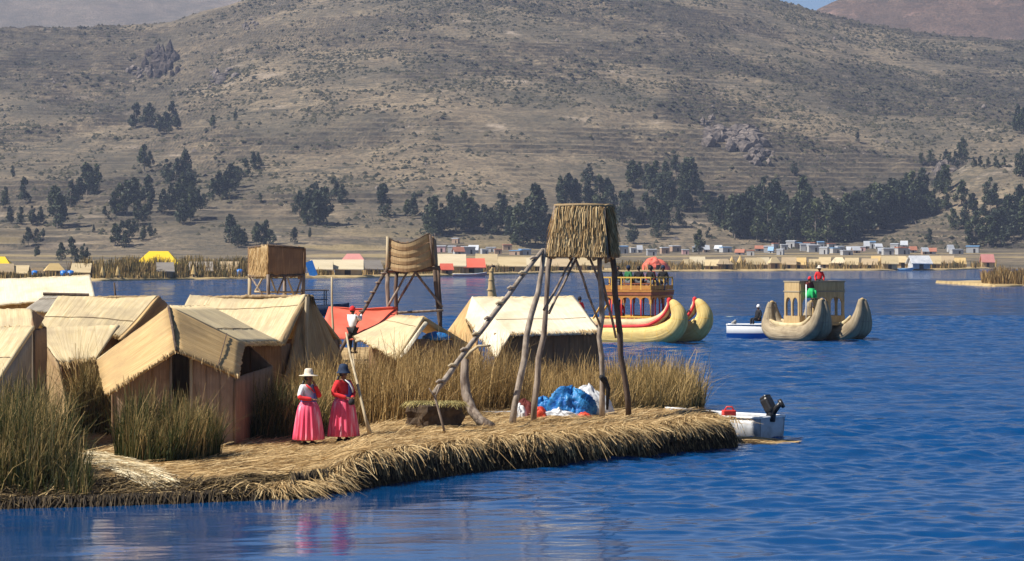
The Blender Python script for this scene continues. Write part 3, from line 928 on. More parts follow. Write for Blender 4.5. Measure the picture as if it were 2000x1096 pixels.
mb.lathe([(.0, -.02), (.42, 0), (.40, .1), (.26, .2), (.0, .26)], 14, P(850, 664, 75.5), lambda r, z, a: r * (1 + .3 * math.sin(a * 3 + z * 9) * .5), sx=1, sy=.5)
mb.build('sheet', M['tarp_blue'], bl, True)

# pale hut under the tall watchtower
h = hut('whitish reed hut with dark front wall behind the tall watchtower', P(1060, 830, 81))
a, b = P(923, 580, 82.6), P(1120, 578, 82.6)
panel('roof_slope', [a, b, P(1171, 646, 79.6), P(996, 652, 79.6)], M['mat_pale'], h, 'v', .09, .006, .05, .06, .03, .04)
panel('roof_flap', [a + Vector((0, -.02, .01)), P(997, 651, 79.6), P(968, 700, 79.3), P(908, 622, 81.7)], M['mat_pale'], h, 'v', .05, .006, .05)
panel('gable_thatch', [a + Vector((0, .05, -.02)), P(909, 626, 81.75), P(942, 702, 80.4), P(872, 648, 83.6)], M['mat_gold'], h, 'v', .08, .03, .05)
panel('roof_slope', [b, a, P(880, 640, 85.6), P(1168, 640, 85.6)], M['mat_cream'], h, 'v', .09)
wall(h, P(966, 700, 80.2), P(1169, 700, 80.2), 2.15, 2.28, -.1, M['mat_brown'], 7)
wall(h, P(1169, 700, 80.2), P(1169, 700, 85.2), 2.28, 2.28, -.1, M['mat_brown'], 4)
wall(h, P(930, 700, 80.9), P(905, 700, 85.2), 2.0, 2.2, -.1, M['mat_brown'], 4)

# salmon tarpaulin roof
h = thing('tarpaulin_shelter', 'shelter with salmon red tarpaulin roof behind the middle huts', 'shelter', P(700, 800, 85))
panel('roof_sheet', q4((642, 599, 86), (776, 602, 86), (772, 664, 84.2), (622, 658, 84.2)), M['salmon'], h, 'v', .03, .0, .08, .15, .0, .1)
panel('roof_sheet', q4((776, 600, 86.03), (642, 599, 86.03), (640, 660, 88.5), (778, 660, 88.5)), M['salmon'], h, 'v', .03, .0, .08, .15, .0)
for px, d in ((634, 84.4), (765, 84.4), (642, 88.3), (776, 88.3)):
    MB().tube([P(px, 657, d), Vector((P(px, 655, d).x, d, .3))], .04, 6).build('post', M['pole'], h)


# ------------------------------------------------------------------ watchtowers
def bent_pole(p0, p1, r0, r1, wob=.03, n=7, seed=0):
    rr = random.Random(seed)
    pts = []
    for k in range(n):
        t = k / (n - 1)
        q = Vector(p0).lerp(Vector(p1), t)
        if 0 < k < n - 1:
            q += Vector((rr.uniform(-wob, wob), rr.uniform(-wob, wob), 0))
        pts.append(q)
    return MB().tube(pts, [lerp(r0, r1, k / (n - 1)) * rr.uniform(.9, 1.1) for k in range(n)], 7)


def thatch_face(parent, a, b, c, d, n, outward, length=(.2, .6), mat='thatch'):
    """strands hanging on a tower wall"""
    a, b, c, d = [np.array(p, float) for p in (a, b, c, d)]
    o = np.array(origin(parent)); outward = np.array(outward, float)
    s = RS.uniform(0, 1, n); t = RS.uniform(-.03, .96, n)
    p = lambda s, t: (a * (1 - s)[:, None] + b * s[:, None]) * (1 - t)[:, None] + (d * (1 - s)[:, None] + c * s[:, None]) * t[:, None]
    L = RS.uniform(length[0], length[1], n)
    base = p(s, t); dv = (d - a); H = np.linalg.norm(dv); dv = dv / H
    L = np.minimum(L, (1.03 - t) * H)
    q = np.array([0, .5, 1.0])
    C = base[:, None, :] + dv[None, None, :] * (L[:, None] * q)[..., None] + outward[None, None, :] * (.03 + RS.uniform(0, .05, n)[:, None] * (.4 + q))[..., None]
    C[:, :, 0] += (RS.normal(0, .10, n)[:, None] * q * L[:, None])
    side = np.cross(dv, outward)[None, :] + RS.normal(0, .3, (n, 3))
    V, Fq, T = ribbons(C, RS.uniform(.012, .03, n), .5, side)
    me = np_mesh('thatch', V - o, Fq, False, tint=T)
    return props(link('thatch', me, M[mat], parent), kind='stuff')


t = thing('watchtower', 'tallest watchtower with thatched lookout box and notched log ladder', 'watchtower', P(1110, 822, 61.8))
legs = [((1000, 832, 60.2), (1063, 486, 61.0), .085, .06, 'log'), ((1042, 828, 61.2), (1077, 484, 61.3), .075, .06, 'pole'), ((1176, 819, 62.7), (1171, 496, 62.2), .075, .06, 'log'),
        ((1228, 815, 63.2), (1194, 488, 62.6), .075, .07, 'pole_dark'), ((1160, 808, 64.2), (1132, 500, 63.0), .05, .04, 'pole')]
for k, (p0, p1, r0, r1, m_) in enumerate(legs[:4]):
    bent_pole(P(*p0), P(*p1), r0, r1, .045, 9, k + 3).build('leg', M[m_], t, True)
for k, (p0, p1) in enumerate([((1062, 606, 60.8), (1118, 505, 61.6)), ((1072, 612, 61.2), (1128, 500, 62.3)), ((1124, 506, 61.5), (1174, 640, 62.4)), ((1150, 500, 62.0), (1188, 600, 62.6)),
                              ((1203, 660, 62.8), (1172, 520, 62.2))]):
    bent_pole(P(*p0), P(*p1), .032, .028, .015, 5, k + 20).build('brace', M['pole'], t, True)
fl, fr, br, bl = (1068, 61.0), (1188, 61.3), (1205, 62.7), (1090, 62.5)
for (p, q) in ((fl, fr), (fr, br), (br, bl), (bl, fl)):
    bent_pole(P(p[0] - 3, 499, p[1]), P(q[0] + 3, 501, q[1]), .04, .035, .01, 4, int(p[0])).build('floor_beam', M['pole_dark'], t, True)
panel('floor_mat', [P(bl[0], 497, bl[1]), P(br[0], 497, br[1]), P(fr[0], 498, fr[1]), P(fl[0], 498, fl[1])], M['mat_brown'], t, 'u', .05, .02, .02)
bt = {'fl': P(1070, 499, 61.0), 'fr': P(1187, 501, 61.3), 'br': P(1204, 499, 62.7), 'bl': P(1090, 497, 62.5)}
tp = {'fl': P(1084, 404, 61.25), 'fr': P(1180, 405, 61.5), 'br': P(1197, 404, 62.4), 'bl': P(1100, 403, 62.2)}
for i, j, out in (('fl', 'fr', (-.1, -1, .15)), ('fr', 'br', (1, -.2, .1)), ('br', 'bl', (0, 1, .1)), ('bl', 'fl', (-1, 0, .15))):
    panel('wall_mat', [tp[i], tp[j], bt[j], bt[i]], M['mat_tan'], t, 'v', .07, .03, .03, .05, .05)
    thatch_face(t, tp[i], tp[j], bt[j], bt[i], 1500 if i in ('fl', 'fr') else 400, Vector(out).normalized())
for i, j in (('fl', 'fr'), ('fr', 'br'), ('br', 'bl'), ('bl', 'fl')):
    MB().tube([tp[i] + Vector((0, 0, .03)), tp[i].lerp(tp[j], .5) + Vector((0, 0, .045)), tp[j] + Vector((0, 0, .03))], .035, 7).build('rim_roll', M['mat_tan'], t, True)
for k, i in enumerate(('fl', 'fr', 'br', 'bl')):
    bent_pole(bt[i] + Vector((0, 0, -.05)), tp[i] + Vector((0, 0, .02)), .035, .03, .01, 4, k + 50).build('corner_post', M['pole'], t, True)
MB().tube([P(1174, 736, 62.4), P(1180, 742, 62.6), P(1188, 760, 62.6), P(1186, 800, 62.7)], [.06, .09, .06, .03], 7).build('tied_rope', M['rope'], t, True)
l0, l1 = P(848, 768, 57.7), P(1060, 488, 60.95)
ld = thing('log_ladder', 'notched log ladder leaning up to the tallest watchtower', 'ladder', l0)
bent_pole(l0, l1, .07, .055, .02, 10, 77).build('log', M['log'], ld, True)
for k in range(9):
    tt = (k + .6) / 9.3
    c = l0.lerp(l1, tt) + Vector((-.02, -.07, .035))
    MB().tube([c + Vector((-.10, 0, -.01)), c + Vector((-.03, -.01, .035)), c + Vector((.09, 0, .01))], [.03, .045, .03], 6).build('rung', M['pole_pale' if k % 2 else 'log'], ld, True)
pr = thing('forked_prop', 'thin forked stick propping the foot of the log ladder', 'stick', P(868, 846, 57.7))
bent_pole(P(869, 846, 57.6), P(848, 772, 57.62), .03, .026, .012, 5, 5).build('stick', M['pole'], pr, True)
MB().tube([P(850, 778, 57.6), P(838, 758, 57.6)], [.024, .016], 6).build('fork', M['pole'], pr, True)
MB().tube([P(850, 778, 57.64), P(858, 755, 57.68)], [.022, .015], 6).build('fork', M['pole'], pr, True)

# middle watchtower, curved mat wall in three bands
t = thing('watchtower', 'middle watchtower with curved saddle-shaped mat wall beyond the lean-to hut', 'watchtower', P(810, 740, 87))
for k, (p0, p1, m_) in enumerate([((757, 760, 86.4), (758, 520, 86.8), 'pole'), ((872, 760, 86.4), (848, 516, 86.8), 'pole_dark'), ((771, 760, 88.6), (775, 528, 88.2), 'pole_dark'), ((866, 760, 88.6), (856, 520, 88.2), 'pole_dark')]):
    bent_pole(P(*p0), P(*p1), .085, .07, .03, 7, k + 100).build('leg', M[m_], t, True)
for k, (p0, p1) in enumerate([((757, 600, 86.5), (795, 532, 86.9)), ((812, 532, 86.9), (864, 600, 86.5)), ((758, 612, 86.4), (866, 606, 86.4)), ((772, 600, 88.5), (812, 530, 88.2))]):
    bent_pole(P(*p0), P(*p1), .045, .04, .015, 5, k + 120).build('brace', M['pole'], t, True)
bw, tw = [], []
for s_ in np.linspace(0, 1, 13):
    sagb = 8 * math.sin(math.pi * s_); sagt = 15 * math.sin(math.pi * min(1, s_ * 1.1) ** .9)
    tw.append((lerp(757, 840, s_), lerp(464, 458, s_) + sagt * (1 if s_ < .95 else .6)))
    bw.append((lerp(753, 852, s_), lerp(526, 516, s_) + sagb * 1.3))
for band in range(4):
    f0, f1 = band / 4 + (.012 if band else 0), (band + 1) / 4 - .012
    mb = MB(); vs = []; uvs = []
    for k in range(13):
        dd = 86.6 - .35 * math.sin(math.pi * k / 12)
        for f_, pr_ in ((f0, 0), ((f0 + f1) / 2, -.022), (f1, 0)):
            p = P(lerp(tw[k][0], bw[k][0], f_), lerp(tw[k][1], bw[k][1], f_), dd)
            vs.append(p + Vector((0, pr_, 0))); vs.append(p + Vector((0, .09, 0))); uvs += [(k * .14, f_ * 1.2)] * 2
    fs = []
    for k in range(12):
        o0, o1 = k * 6, (k + 1) * 6
        fs += [(o0, o1, o1 + 2, o0 + 2), (o0 + 2, o1 + 2, o1 + 4, o0 + 4), (o0 + 1, o0 + 3, o1 + 3, o1 + 1), (o0 + 3, o0 + 5, o1 + 5, o1 + 3), (o0, o0 + 1, o1 + 1, o1), (o0 + 4, o1 + 4, o1 + 5, o0 + 5)]
    fs += [(0, 2, 3, 1), (2, 4, 5, 3), (72, 73, 75, 74), (74, 75, 77, 76)]
    mb.add(vs, fs, uvs).build('mat_band', M['mat_tan'], t)
mb = MB()
MB().tube([P(a_, b_ - 1, 86.6) for a_, b_ in tw], .03, 6).build('rim_rope', M['pole_dark'], t, True)
for (px, d, y0_, y1_) in ((757, 86.5, 530, 462), (846, 86.5, 520, 458), (776, 88.2, 530, 470), (852, 88.2, 522, 466)):
    MB().tube([P(px, y0_, d), P(px if px < 800 else px - 6, y1_, d)], .05, 6).build('corner_post', M['pole_pale'] if px == 757 else M['pole_dark'], t, True)
panel('wall_mat', [P(846, 462, 86.7), P(852, 470, 88.3), P(856, 522, 88.3), P(851, 518, 86.7)], M['mat_brown'], t, 'v', .05)
panel('wall_mat', [P(776, 474, 88.3), P(850, 470, 88.3), P(854, 522, 88.3), P(776, 528, 88.3)], M['mat_brown'], t, 'v', .05)
panel('wall_mat', [P(757, 466, 86.7), P(776, 474, 88.3), P(776, 528, 88.3), P(756, 528, 86.7)], M['mat_tan'], t, 'v', .05)
for (p, q) in (((752, 529, 86.5), (854, 524, 86.5)), ((772, 531, 88.3), (858, 526, 88.3)), ((754, 529, 86.5), (774, 531, 88.3)), ((852, 524, 86.5), (858, 526, 88.3))):
    bent_pole(P(*p), P(*q), .06, .055, .01, 4, int(p[0])).build('floor_beam', M['pole_dark'], t, True)
l0, l1 = P(690, 640, 84.5), P(757, 524, 86.4)
ld = thing('log_ladder', 'dark log ladder leaning against the middle watchtower', 'ladder', P(640, 700, 84))
bent_pole(P(655, 702, 83.6), l1, .065, .055, .02, 8, 9).build('log', M['pole_dark'], ld, True)
for k in range(6):
    c = l0.lerp(l1, (k + .5) / 6.2) + Vector((0, -.05, .06))
    MB().tube([c + Vector((-.1, 0, 0)), c + Vector((.1, 0, 0))], .028, 5).build('rung', M['pole'], ld, True)

# left watchtower, open square box
t = thing('watchtower', 'square watchtower box on short splayed legs above the wide hut roof', 'watchtower', P(540, 720, 100))
A0, B0, C0, D0 = (488, 99.4), (524, 98.2), (593, 99.0), (556, 101.0)
for k, (px, d) in enumerate((A0, B0, C0, D0)):
    bent_pole(P(px + (2 if k < 2 else -3), 720, d), P(px, 536, d), .085, .07, .02, 6, 200 + k).build('leg', M['pole_pale' if k == 0 else 'pole'], t, True)
for k, (p0, p1) in enumerate([((498, 570, 99), (516, 538, 98.6)), ((489, 538, 99.3), (512, 575, 98.6)), ((527, 538, 98.3), (540, 572, 98.4)), ((542, 574, 98.4), (556, 538, 98.5)), ((560, 538, 98.6), (574, 576, 98.8)),
                              ((578, 576, 98.8), (590, 538, 99.0)), ((497, 570, 98.9), (590, 571, 98.9))]):
    bent_pole(P(*p0), P(*p1), .04, .035, .01, 4, 220 + k).build('brace', M['pole' if k % 2 else 'pole_pale'], t, True)
sides = [(A0, B0, 483, 478, 540, 539, 'mat_tan'), (B0, C0, 478, 484, 539, 538, 'mat_brown'), (C0, D0, 484, 486, 538, 537, 'mat_brown'), (D0, A0, 486, 483, 537, 540, 'mat_brown')]
for (p, q, ya, yb_, yc, yd, m_) in sides:
    panel('wall_mat', [P(p[0], ya, p[1]), P(q[0], yb_, q[1]), P(q[0], yd, q[1]), P(p[0], yc, p[1])], M[m_], t, 'v', .08, .03, .05, .06, .06)
    MB().tube([P(p[0] - 1, ya + 1, p[1]), P(q[0] + 1, yb_ + 1, q[1])], .05, 6).build('rim_pole', M['pole_dark'], t, True)
    bent_pole(P(p[0] - 2, yc, p[1]), P(q[0] + 2, yd, q[1]), .06, .055, .01, 4, int(p[0])).build('floor_beam', M['pole_dark'], t, True)
thatch_face(t, P(488, 483, 99.4), P(524, 478, 98.2), P(524, 539, 98.2), P(488, 540, 99.4), 500, (-.5, -.8, .1), (.2, .5))
po = thing('pole', 'thin bare upright pole beside the salmon tarpaulin shelter', 'pole', P(652, 700, 82))
bent_pole(P(653, 705, 82), P(648, 541, 82.2), .045, .03, .03, 6, 31).build('shaft', M['pole_pale'], po, True)
po = thing('pole', 'short bare pole sticking up behind the cream huts', 'pole', P(226, 640, 95))
bent_pole(P(226, 640, 95), P(223, 552, 95), .05, .03, .05, 5, 33).build('shaft', M['pole_dark'], po, True)

# ------------------------------------------------------------------ things on the near shore
b = thing('peat_block', 'dark cut peat block topped with dry grass near the ladder foot', 'peat block', P(848, 838, 59.2))
c0 = P(850, 838, 59.4); zb, zt_ = .48, 1.22
fr = [Vector((P(795, 838, 59.0).x, 59.0, zb)), Vector((P(836, 838, 58.7).x, 58.7, zb)), Vector((P(905, 838, 59.3).x, 59.3, zb)), Vector((P(868, 838, 60.0).x, 60.1, zb)), Vector((P(800, 838, 60).x, 60.1, zb))]
mb = MB(); rr = random.Random(4)
n5 = 20; vs = []
ring = []
for k in range(n5):
    t_ = k / n5 * 5; i = int(t_); q = fr[i].lerp(fr[(i + 1) % 5], t_ - i)
    ring.append(q)
for j in range(6):
    for q in ring:
        d_ = (q - Vector((c0.x, 59.5, zb))).normalized() * rr.uniform(-.05, .06)
        vs.append(Vector((q.x + d_.x, q.y + d_.y, lerp(zb - .05, zt_ - .08, j / 5) + rr.uniform(-.02, .02))))
fs = [(j * n5 + k, j * n5 + (k + 1) % n5, (j + 1) * n5 + (k + 1) % n5, (j + 1) * n5 + k) for j in range(5) for k in range(n5)] + [tuple(5 * n5 + k for k in range(n5))]
mb.add(vs, fs).build('block', M['peat'], b)
n = 1100
u1 = RS.uniform(0, 1, n); u2 = RS.uniform(0, 1, n)
gx = lerp(fr[0].x + .03, fr[2].x - .05, u1); gy = 58.9 + 1.1 * u2; gz_ = zt_ - .06 + RS.uniform(0, .05, n)
a_ = RS.uniform(0, 2 * np.pi, n); L = RS.uniform(.10, .26, n); tq = np.array([0, .5, 1.0])
C = np.stack([gx[:, None] + np.cos(a_)[:, None] * L[:, None] * tq, gy[:, None] + np.sin(a_)[:, None] * L[:, None] * tq, gz_[:, None] + L[:, None] * (.3 * tq - .75 * tq ** 2.2)], -1)
V, Fq, T = ribbons(C, RS.uniform(.01, .022, n), .5)
props(link('dry_grass', np_mesh('dry_grass', V - np.array(origin(b)), Fq, False, tint=T), pm('yellow green cut grass', (.16, .13, .04), (.36, .28, .10), (1, 1, 1), .8, c3=(.50, .46, .20), tint=True), b), kind='stuff')

cl = thing('driftwood', 'curved bare tree trunk with a side branch propped behind the peat block', 'driftwood', P(955, 833, 59.6))
MB().tube([P(962, 834, 59.5), P(938, 822, 59.7), P(921, 800, 59.9), P(910, 768, 60.1), P(907, 735, 60.2), P(908, 700, 60.2)], [.10, .12, .12, .115, .105, .09], 9).build('trunk', M['pole'], cl, True)
MB().tube([P(908, 704, 60.2), P(918, 688, 60.1), P(934, 676, 60.0), P(958, 675, 59.9)], [.06, .045, .035, .025], 7).build('branch', M['pole_pale'], cl, True)


def cloth_heap(name, mat, parent, c, rx, ry, rz, seed, lump=.25, n=64, m=26, pointy=1.0):
    """a crumpled heap of sheeting"""
    c = Vector(c); vs = []
    for j in range(m + 1):
        th = j / m * math.pi / 2
        for k in range(n):
            a = 2 * math.pi * k / n
            ja = j / m * 2.6
            f1 = float(fbm(9 + math.cos(a) * 1.3 + seed, 9 + math.sin(a) * 1.3 + ja, seed, 2)); f2 = abs(float(fbm(9 + math.cos(a) * 3.2 + ja * .5, 9 + math.sin(a) * 3.2 + seed + ja * 1.6, seed + 5, 3)) - .5)
            r = 1 + lump * 1.6 * (f1 - .5) - lump * 1.8 * (f2 - .1)
            vs.append(c + Vector((math.cos(a) * math.cos(th) ** pointy * rx * r, math.sin(a) * math.cos(th) ** pointy * ry * r, math.sin(th) * rz * r - .02)))
    fs = [(j * n + k, j * n + (k + 1) % n, (j + 1) * n + (k + 1) % n, (j + 1) * n + k) for j in range(m) for k in range(n)]
    return MB().add(vs, fs).build(name, mat, parent, True)


zt2 = .60
def at_top(px, D, z=zt2):
    return Vector(((px - 1000) / F * D, D, z))


o = cloth_heap('tarpaulin', M['tarp_blue'], None, at_top(1118, 63.6), .62, .5, .68, 3, .45)
props(o, 'large crumpled blue tarpaulin heap under the tallest watchtower', 'tarpaulin')
o = cloth_heap('white_sheet', M['tarp_white'], None, at_top(1150, 64.1), .58, .35, .64, 8, .35)
props(o, 'white plastic sheeting heaped behind the big blue tarpaulin', 'sheeting')
o = cloth_heap('tarpaulin', M['tarp_blue'], None, at_top(1060, 64.0), .28, .25, .42, 13, .4)
props(o, 'smaller blue tarpaulin bundle between the two left tower legs', 'tarpaulin')
o = cloth_heap('white_sheet', M['tarp_white'], None, at_top(1092, 62.8), .48, .26, .22, 17, .5)
props(o, 'flat white sheet spread on the straw before the blue tarpaulin', 'sheeting')
o = cloth_heap('sack', M['tarp_red'], None, at_top(1053, 62.6), .22, .2, .26, 19, .4)
props(o, 'orange red sack beside the flat white sheet', 'sack')
o = cloth_heap('sack', M['tarp_red'], None, at_top(1140, 62.9), .24, .14, .14, 23, .4)
props(o, 'small red bundle at the foot of the big blue tarpaulin', 'sack')
o = cloth_heap('blanket', M['maroon'], None, at_top(1027, 63.2), .26, .22, .42, 29, .35)
props(o, 'dark maroon blanket heap beside the left tower leg', 'blanket')
o = cloth_heap('white_sheet', M['tarp_white'], None, at_top(1016, 62.6), .16, .18, .34, 31, .4)
props(o, 'small white bag against the left tower leg', 'bag')
o = MB().box((P(972, 812, 65).x, 64.8, .62), (.75, .22, .05), rz=.1).build('plank', M['boat_white'])
props(o, 'white plank lying on the straw left of the tower legs', 'plank')
o = cloth_heap('litter', M['tarp_white'], None, GZ(210, 828), .10, .1, .07, 35, .4)
props(o, 'scrap of white litter on the straw by the doorway hut', 'litter')


# ------------------------------------------------------------------ boats
def hull(L, B, H, bow_rise=.15, bow=1.0, st=.85, n=16, th=.04):
    """open boat hull, bow at +x, keel at z=0"""
    sec = []
    for k in range(n + 1):
        t = k / n
        x = -L / 2 + L * t
        b_ = B / 2 * (st + (1 - st) * math.sin(min(1, t * 2) * math.pi / 2)) * (1 - max(0, (t - .45) / .55) ** 2.4 * .97)
        hz = H + bow_rise * max(0, (t - .4) / .6) ** 2
        kz = .0 + (H * .75) * max(0, (t - .8) / .2) ** 2
        sec.append((x, b_, hz, kz))
    mb = MB()
    def ring(off):
        vs = []
        for x, b_, hz, kz in sec:
            bb = max(b_ - off, .008); k2 = kz + off
            vs += [(x, -bb, hz), (x, -bb * .93, lerp(k2, hz, .45)), (x, -bb * .72, lerp(k2, hz, .1)), (x, 0, k2), (x, bb * .72, lerp(k2, hz, .1)), (x, bb * .93, lerp(k2, hz, .45)), (x, bb, hz)]
        return vs
    vo, vi = ring(0), ring(th)
    N7 = 7 * (n + 1)
    fs = []
    for k in range(n):
        for j in range(6):
            a = k * 7 + j
            fs += [(a, a + 1, a + 8, a + 7), (N7 + a, N7 + a + 7, N7 + a + 8, N7 + a + 1)]
        for j in (0, 6):
            a = k * 7 + j
            fs.append((a, a + 7, N7 + a + 7, N7 + a))
    for e in (0, n):
        for j in range(6):
            a = e * 7 + j
            fs.append((a, a + 1, N7 + a + 1, N7 + a))
    fs += [tuple(range(7)), tuple(N7 + j for j in range(7))]
    return mb.add(vo + vi, fs), sec


def gunwale(sec, r=.03):
    mb = MB()
    mb.tube([(x, -b_, hz) for x, b_, hz, kz in sec], r, 6); mb.tube([(x, b_, hz) for x, b_, hz, kz in sec], r, 6)
    mb.tube([(sec[0][0], -sec[0][1], sec[0][2]), (sec[0][0], sec[0][1], sec[0][2])], r, 6)
    return mb


# grey skiff moored behind the island; its stern with the tilted motor points away to the right
sk = thing('skiff', 'grey open skiff with tilted black outboard motor behind the island tip', 'boat', (0, 0, 0))
mb, sec = hull(3.3, 1.35, .72, .10)
mb.build('hull', M['boat_hull_grey'], sk, True)
gunwale(sec, .035).build('gunwale', M['boat_white'], sk, True)
for x_ in (-.4, .6):
    MB().box((x_, 0, .5), (.28, 1.1, .04)).build('seat', M['boat_inside'], sk)
MB().box((-1.635, 0, .45), (.05, 1.0, .62)).build('transom', M['boat_hull_grey'], sk)
mt = bpy.data.objects.new('outboard_motor', None); COL.objects.link(mt); mt.parent = sk; mt.location = (.5, 0, 0)
MB().tube([(-2.05, 0, .62), (-2.10, 0, .95)], [.13, .12], 8).build('bracket', M['motor'], mt, True)
MB().box((-2.0, 0, 1.02), (.24, .30, .40), ry=.55).build('cowling', M['motor'], mt, bevel=.06)
MB().box((-1.90, 0, 1.20), (.22, .26, .10), ry=.55).build('cowling_cap', M['motor'], mt, bevel=.04)
MB().tube([(-2.05, 0, .72), (-2.26, 0, .98), (-2.38, 0, 1.10)], [.08, .075, .06], 8).build('shaft', M['motor'], mt, True)
MB().tube([(-2.32, 0, 1.16), (-2.45, 0, .98)], [.06, .05], 8).build('gear_case', M['motor'], mt, True)
sk.location = Vector((5.25, 65.2, -.18)); sk.rotation_euler = (0, 0, RAD(140))
mt.location = (.95, 0, 0)
cn = thing('fuel_can', 'red plastic fuel can standing in the grey skiff', 'fuel can', Vector((5.5, 64.95, .42)))
cp = Vector((5.5, 64.95, .42))
MB().box(cp + Vector((0, 0, .13)), (.34, .22, .24), .2).build('body', M['can_red'], cn, bevel=.03)
MB().tube([cp + Vector((-.1, 0, .25)), cp + Vector((-.05, 0, .33)), cp + Vector((.08, 0, .33)), cp + Vector((.12, 0, .25))], .022, 6).build('handle', M['can_red'], cn, True)
fb = props(cloth_heap('plastic_bag', M['tarp_blue'], None, (P(1468, 858, 63.4).x, 63.4, .0), .09, .08, .13, 41, .3), 'small bright blue plastic bag on the waterline below the skiff', 'bag')

# white and blue launch
lb = thing('launch', 'white motor launch with blue lower hull beside the grey reed catamaran', 'boat', (0, 0, 0))
mb, sec = hull(3.6, 1.4, .95, .15)
mb.build('hull', M['boat_white'], lb, True)
mb = MB()
vs = []
for x, b_, hz, kz in sec:
    vs += [(x, -b_ * .955 - .012, lerp(kz, hz, .5)), (x, -b_ * .73 - .02, lerp(kz, hz, .1) - .01), (x, b_ * .73 + .02, lerp(kz, hz, .1) - .01), (x, b_ * .955 + .012, lerp(kz, hz, .5))]
mb.add(vs, [(k * 4 + j, k * 4 + j + 1, k * 4 + j + 5, k * 4 + j + 4) for k in range(len(sec) - 1) for j in (0, 2)]).build('blue_band', M['boat_blue'], lb, True)
MB().tube([(-1.3, 0, .8), (-1.45, 0, 1.05), (-1.3, 0, 1.15)], [.1, .14, .08], 8).build('motor', M['boat_inside'], lb, True)
gunwale(sec, .03).build('gunwale', M['boat_white'], lb, True)
lb.location = Vector((P(1484, 655, 141).x, 141, -.2)); lb.rotation_euler = (0, 0, RAD(-8))


def sweep_tube(pts, rad, n=14, flat=1.0):
    """smooth tube through control points in the local x-z plane (y constant)"""
    pts = [Vector(p) for p in pts]
    out = []; rr = []
    m = len(pts)
    for i in range(m - 1):
        p0, p1, p2, p3 = pts[max(i - 1, 0)], pts[i], pts[i + 1], pts[min(i + 2, m - 1)]
        for k in range(5):
            t = k / 5
            out.append(.5 * ((2 * p1) + (p2 - p0) * t + (2 * p0 - 5 * p1 + 4 * p2 - p3) * t * t + (-p0 + 3 * p1 - 3 * p2 + p3) * t ** 3))
            rr.append(lerp(rad[i], rad[i + 1], t))
    out.append(pts[-1]); rr.append(rad[-1])
    return MB().tube(out, rr, n, flat)


def arch_wall(p0, p1, z0, z1, arches, post=.1, rise=.25, spring=None, th=.06, seg=8):
    """a wall with round-headed openings between p0 and p1 (local), solid above the arches"""
    p0 = Vector(p0); p1 = Vector(p1); d = p1 - p0; W = d.length; d.normalize()
    nrm = Vector((-d.y, d.x, 0)) * th / 2
    spring = spring if spring is not None else lerp(z0, z1, .6)
    cw = (W - post * (arches + 1)) / arches
    xs_ = []
    for a in range(arches):
        x = post * (a + 1) + cw * a
        if a == 0:
            xs_ += [(0, z0), (post, z0)]
        else:
            xs_ += [(x - post, z0), (x, z0)]
        for k in range(seg + 1):
            u = k / seg
            xs_.append((x + cw * u, spring + rise * math.sqrt(max(0, 1 - (2 * u - 1) ** 2))))
    xs_ += [(W - post, z0), (W, z0)]
    mb = MB()
    for (xa, za), (xb, zb) in zip(xs_[:-1], xs_[1:]):
        if xb - xa < 1e-5:
            continue
        qa, qb = p0 + d * xa, p0 + d * xb
        A = [qa + Vector((0, 0, za - p0.z)), qb + Vector((0, 0, zb - p0.z)), qb + Vector((0, 0, z1 - p0.z)), qa + Vector((0, 0, z1 - p0.z))]
        mb.hexa([v - nrm for v in A], [v + nrm for v in A])
    return mb


def lashings(parent, pts, rad, mat, every=.75, grow=.02, w=.05, t0=.06, t1=.9):
    """rope rings round a reed bundle"""
    mb = sweep_tube(pts, rad, 14)
    rings = [mb.v[i:i + 14] for i in range(0, len(mb.v), 14)]
    cs = [sum(r, Vector()) / 14 for r in rings]
    last = None
    for i in range(1, len(cs) - 1):
        if not (t0 <= i / (len(cs) - 1) <= t1) or (last is not None and (cs[i] - last).length < every):
            continue
        last = cs[i]
        d = (cs[i + 1] - cs[i - 1]).normalized()
        r_ = (rings[i][0] - cs[i]).length + grow
        MB().tube([cs[i] - d * w, cs[i], cs[i] + d * w], [r_ * .985, r_, r_ * .985], 14).build('lashing', mat, parent, True)


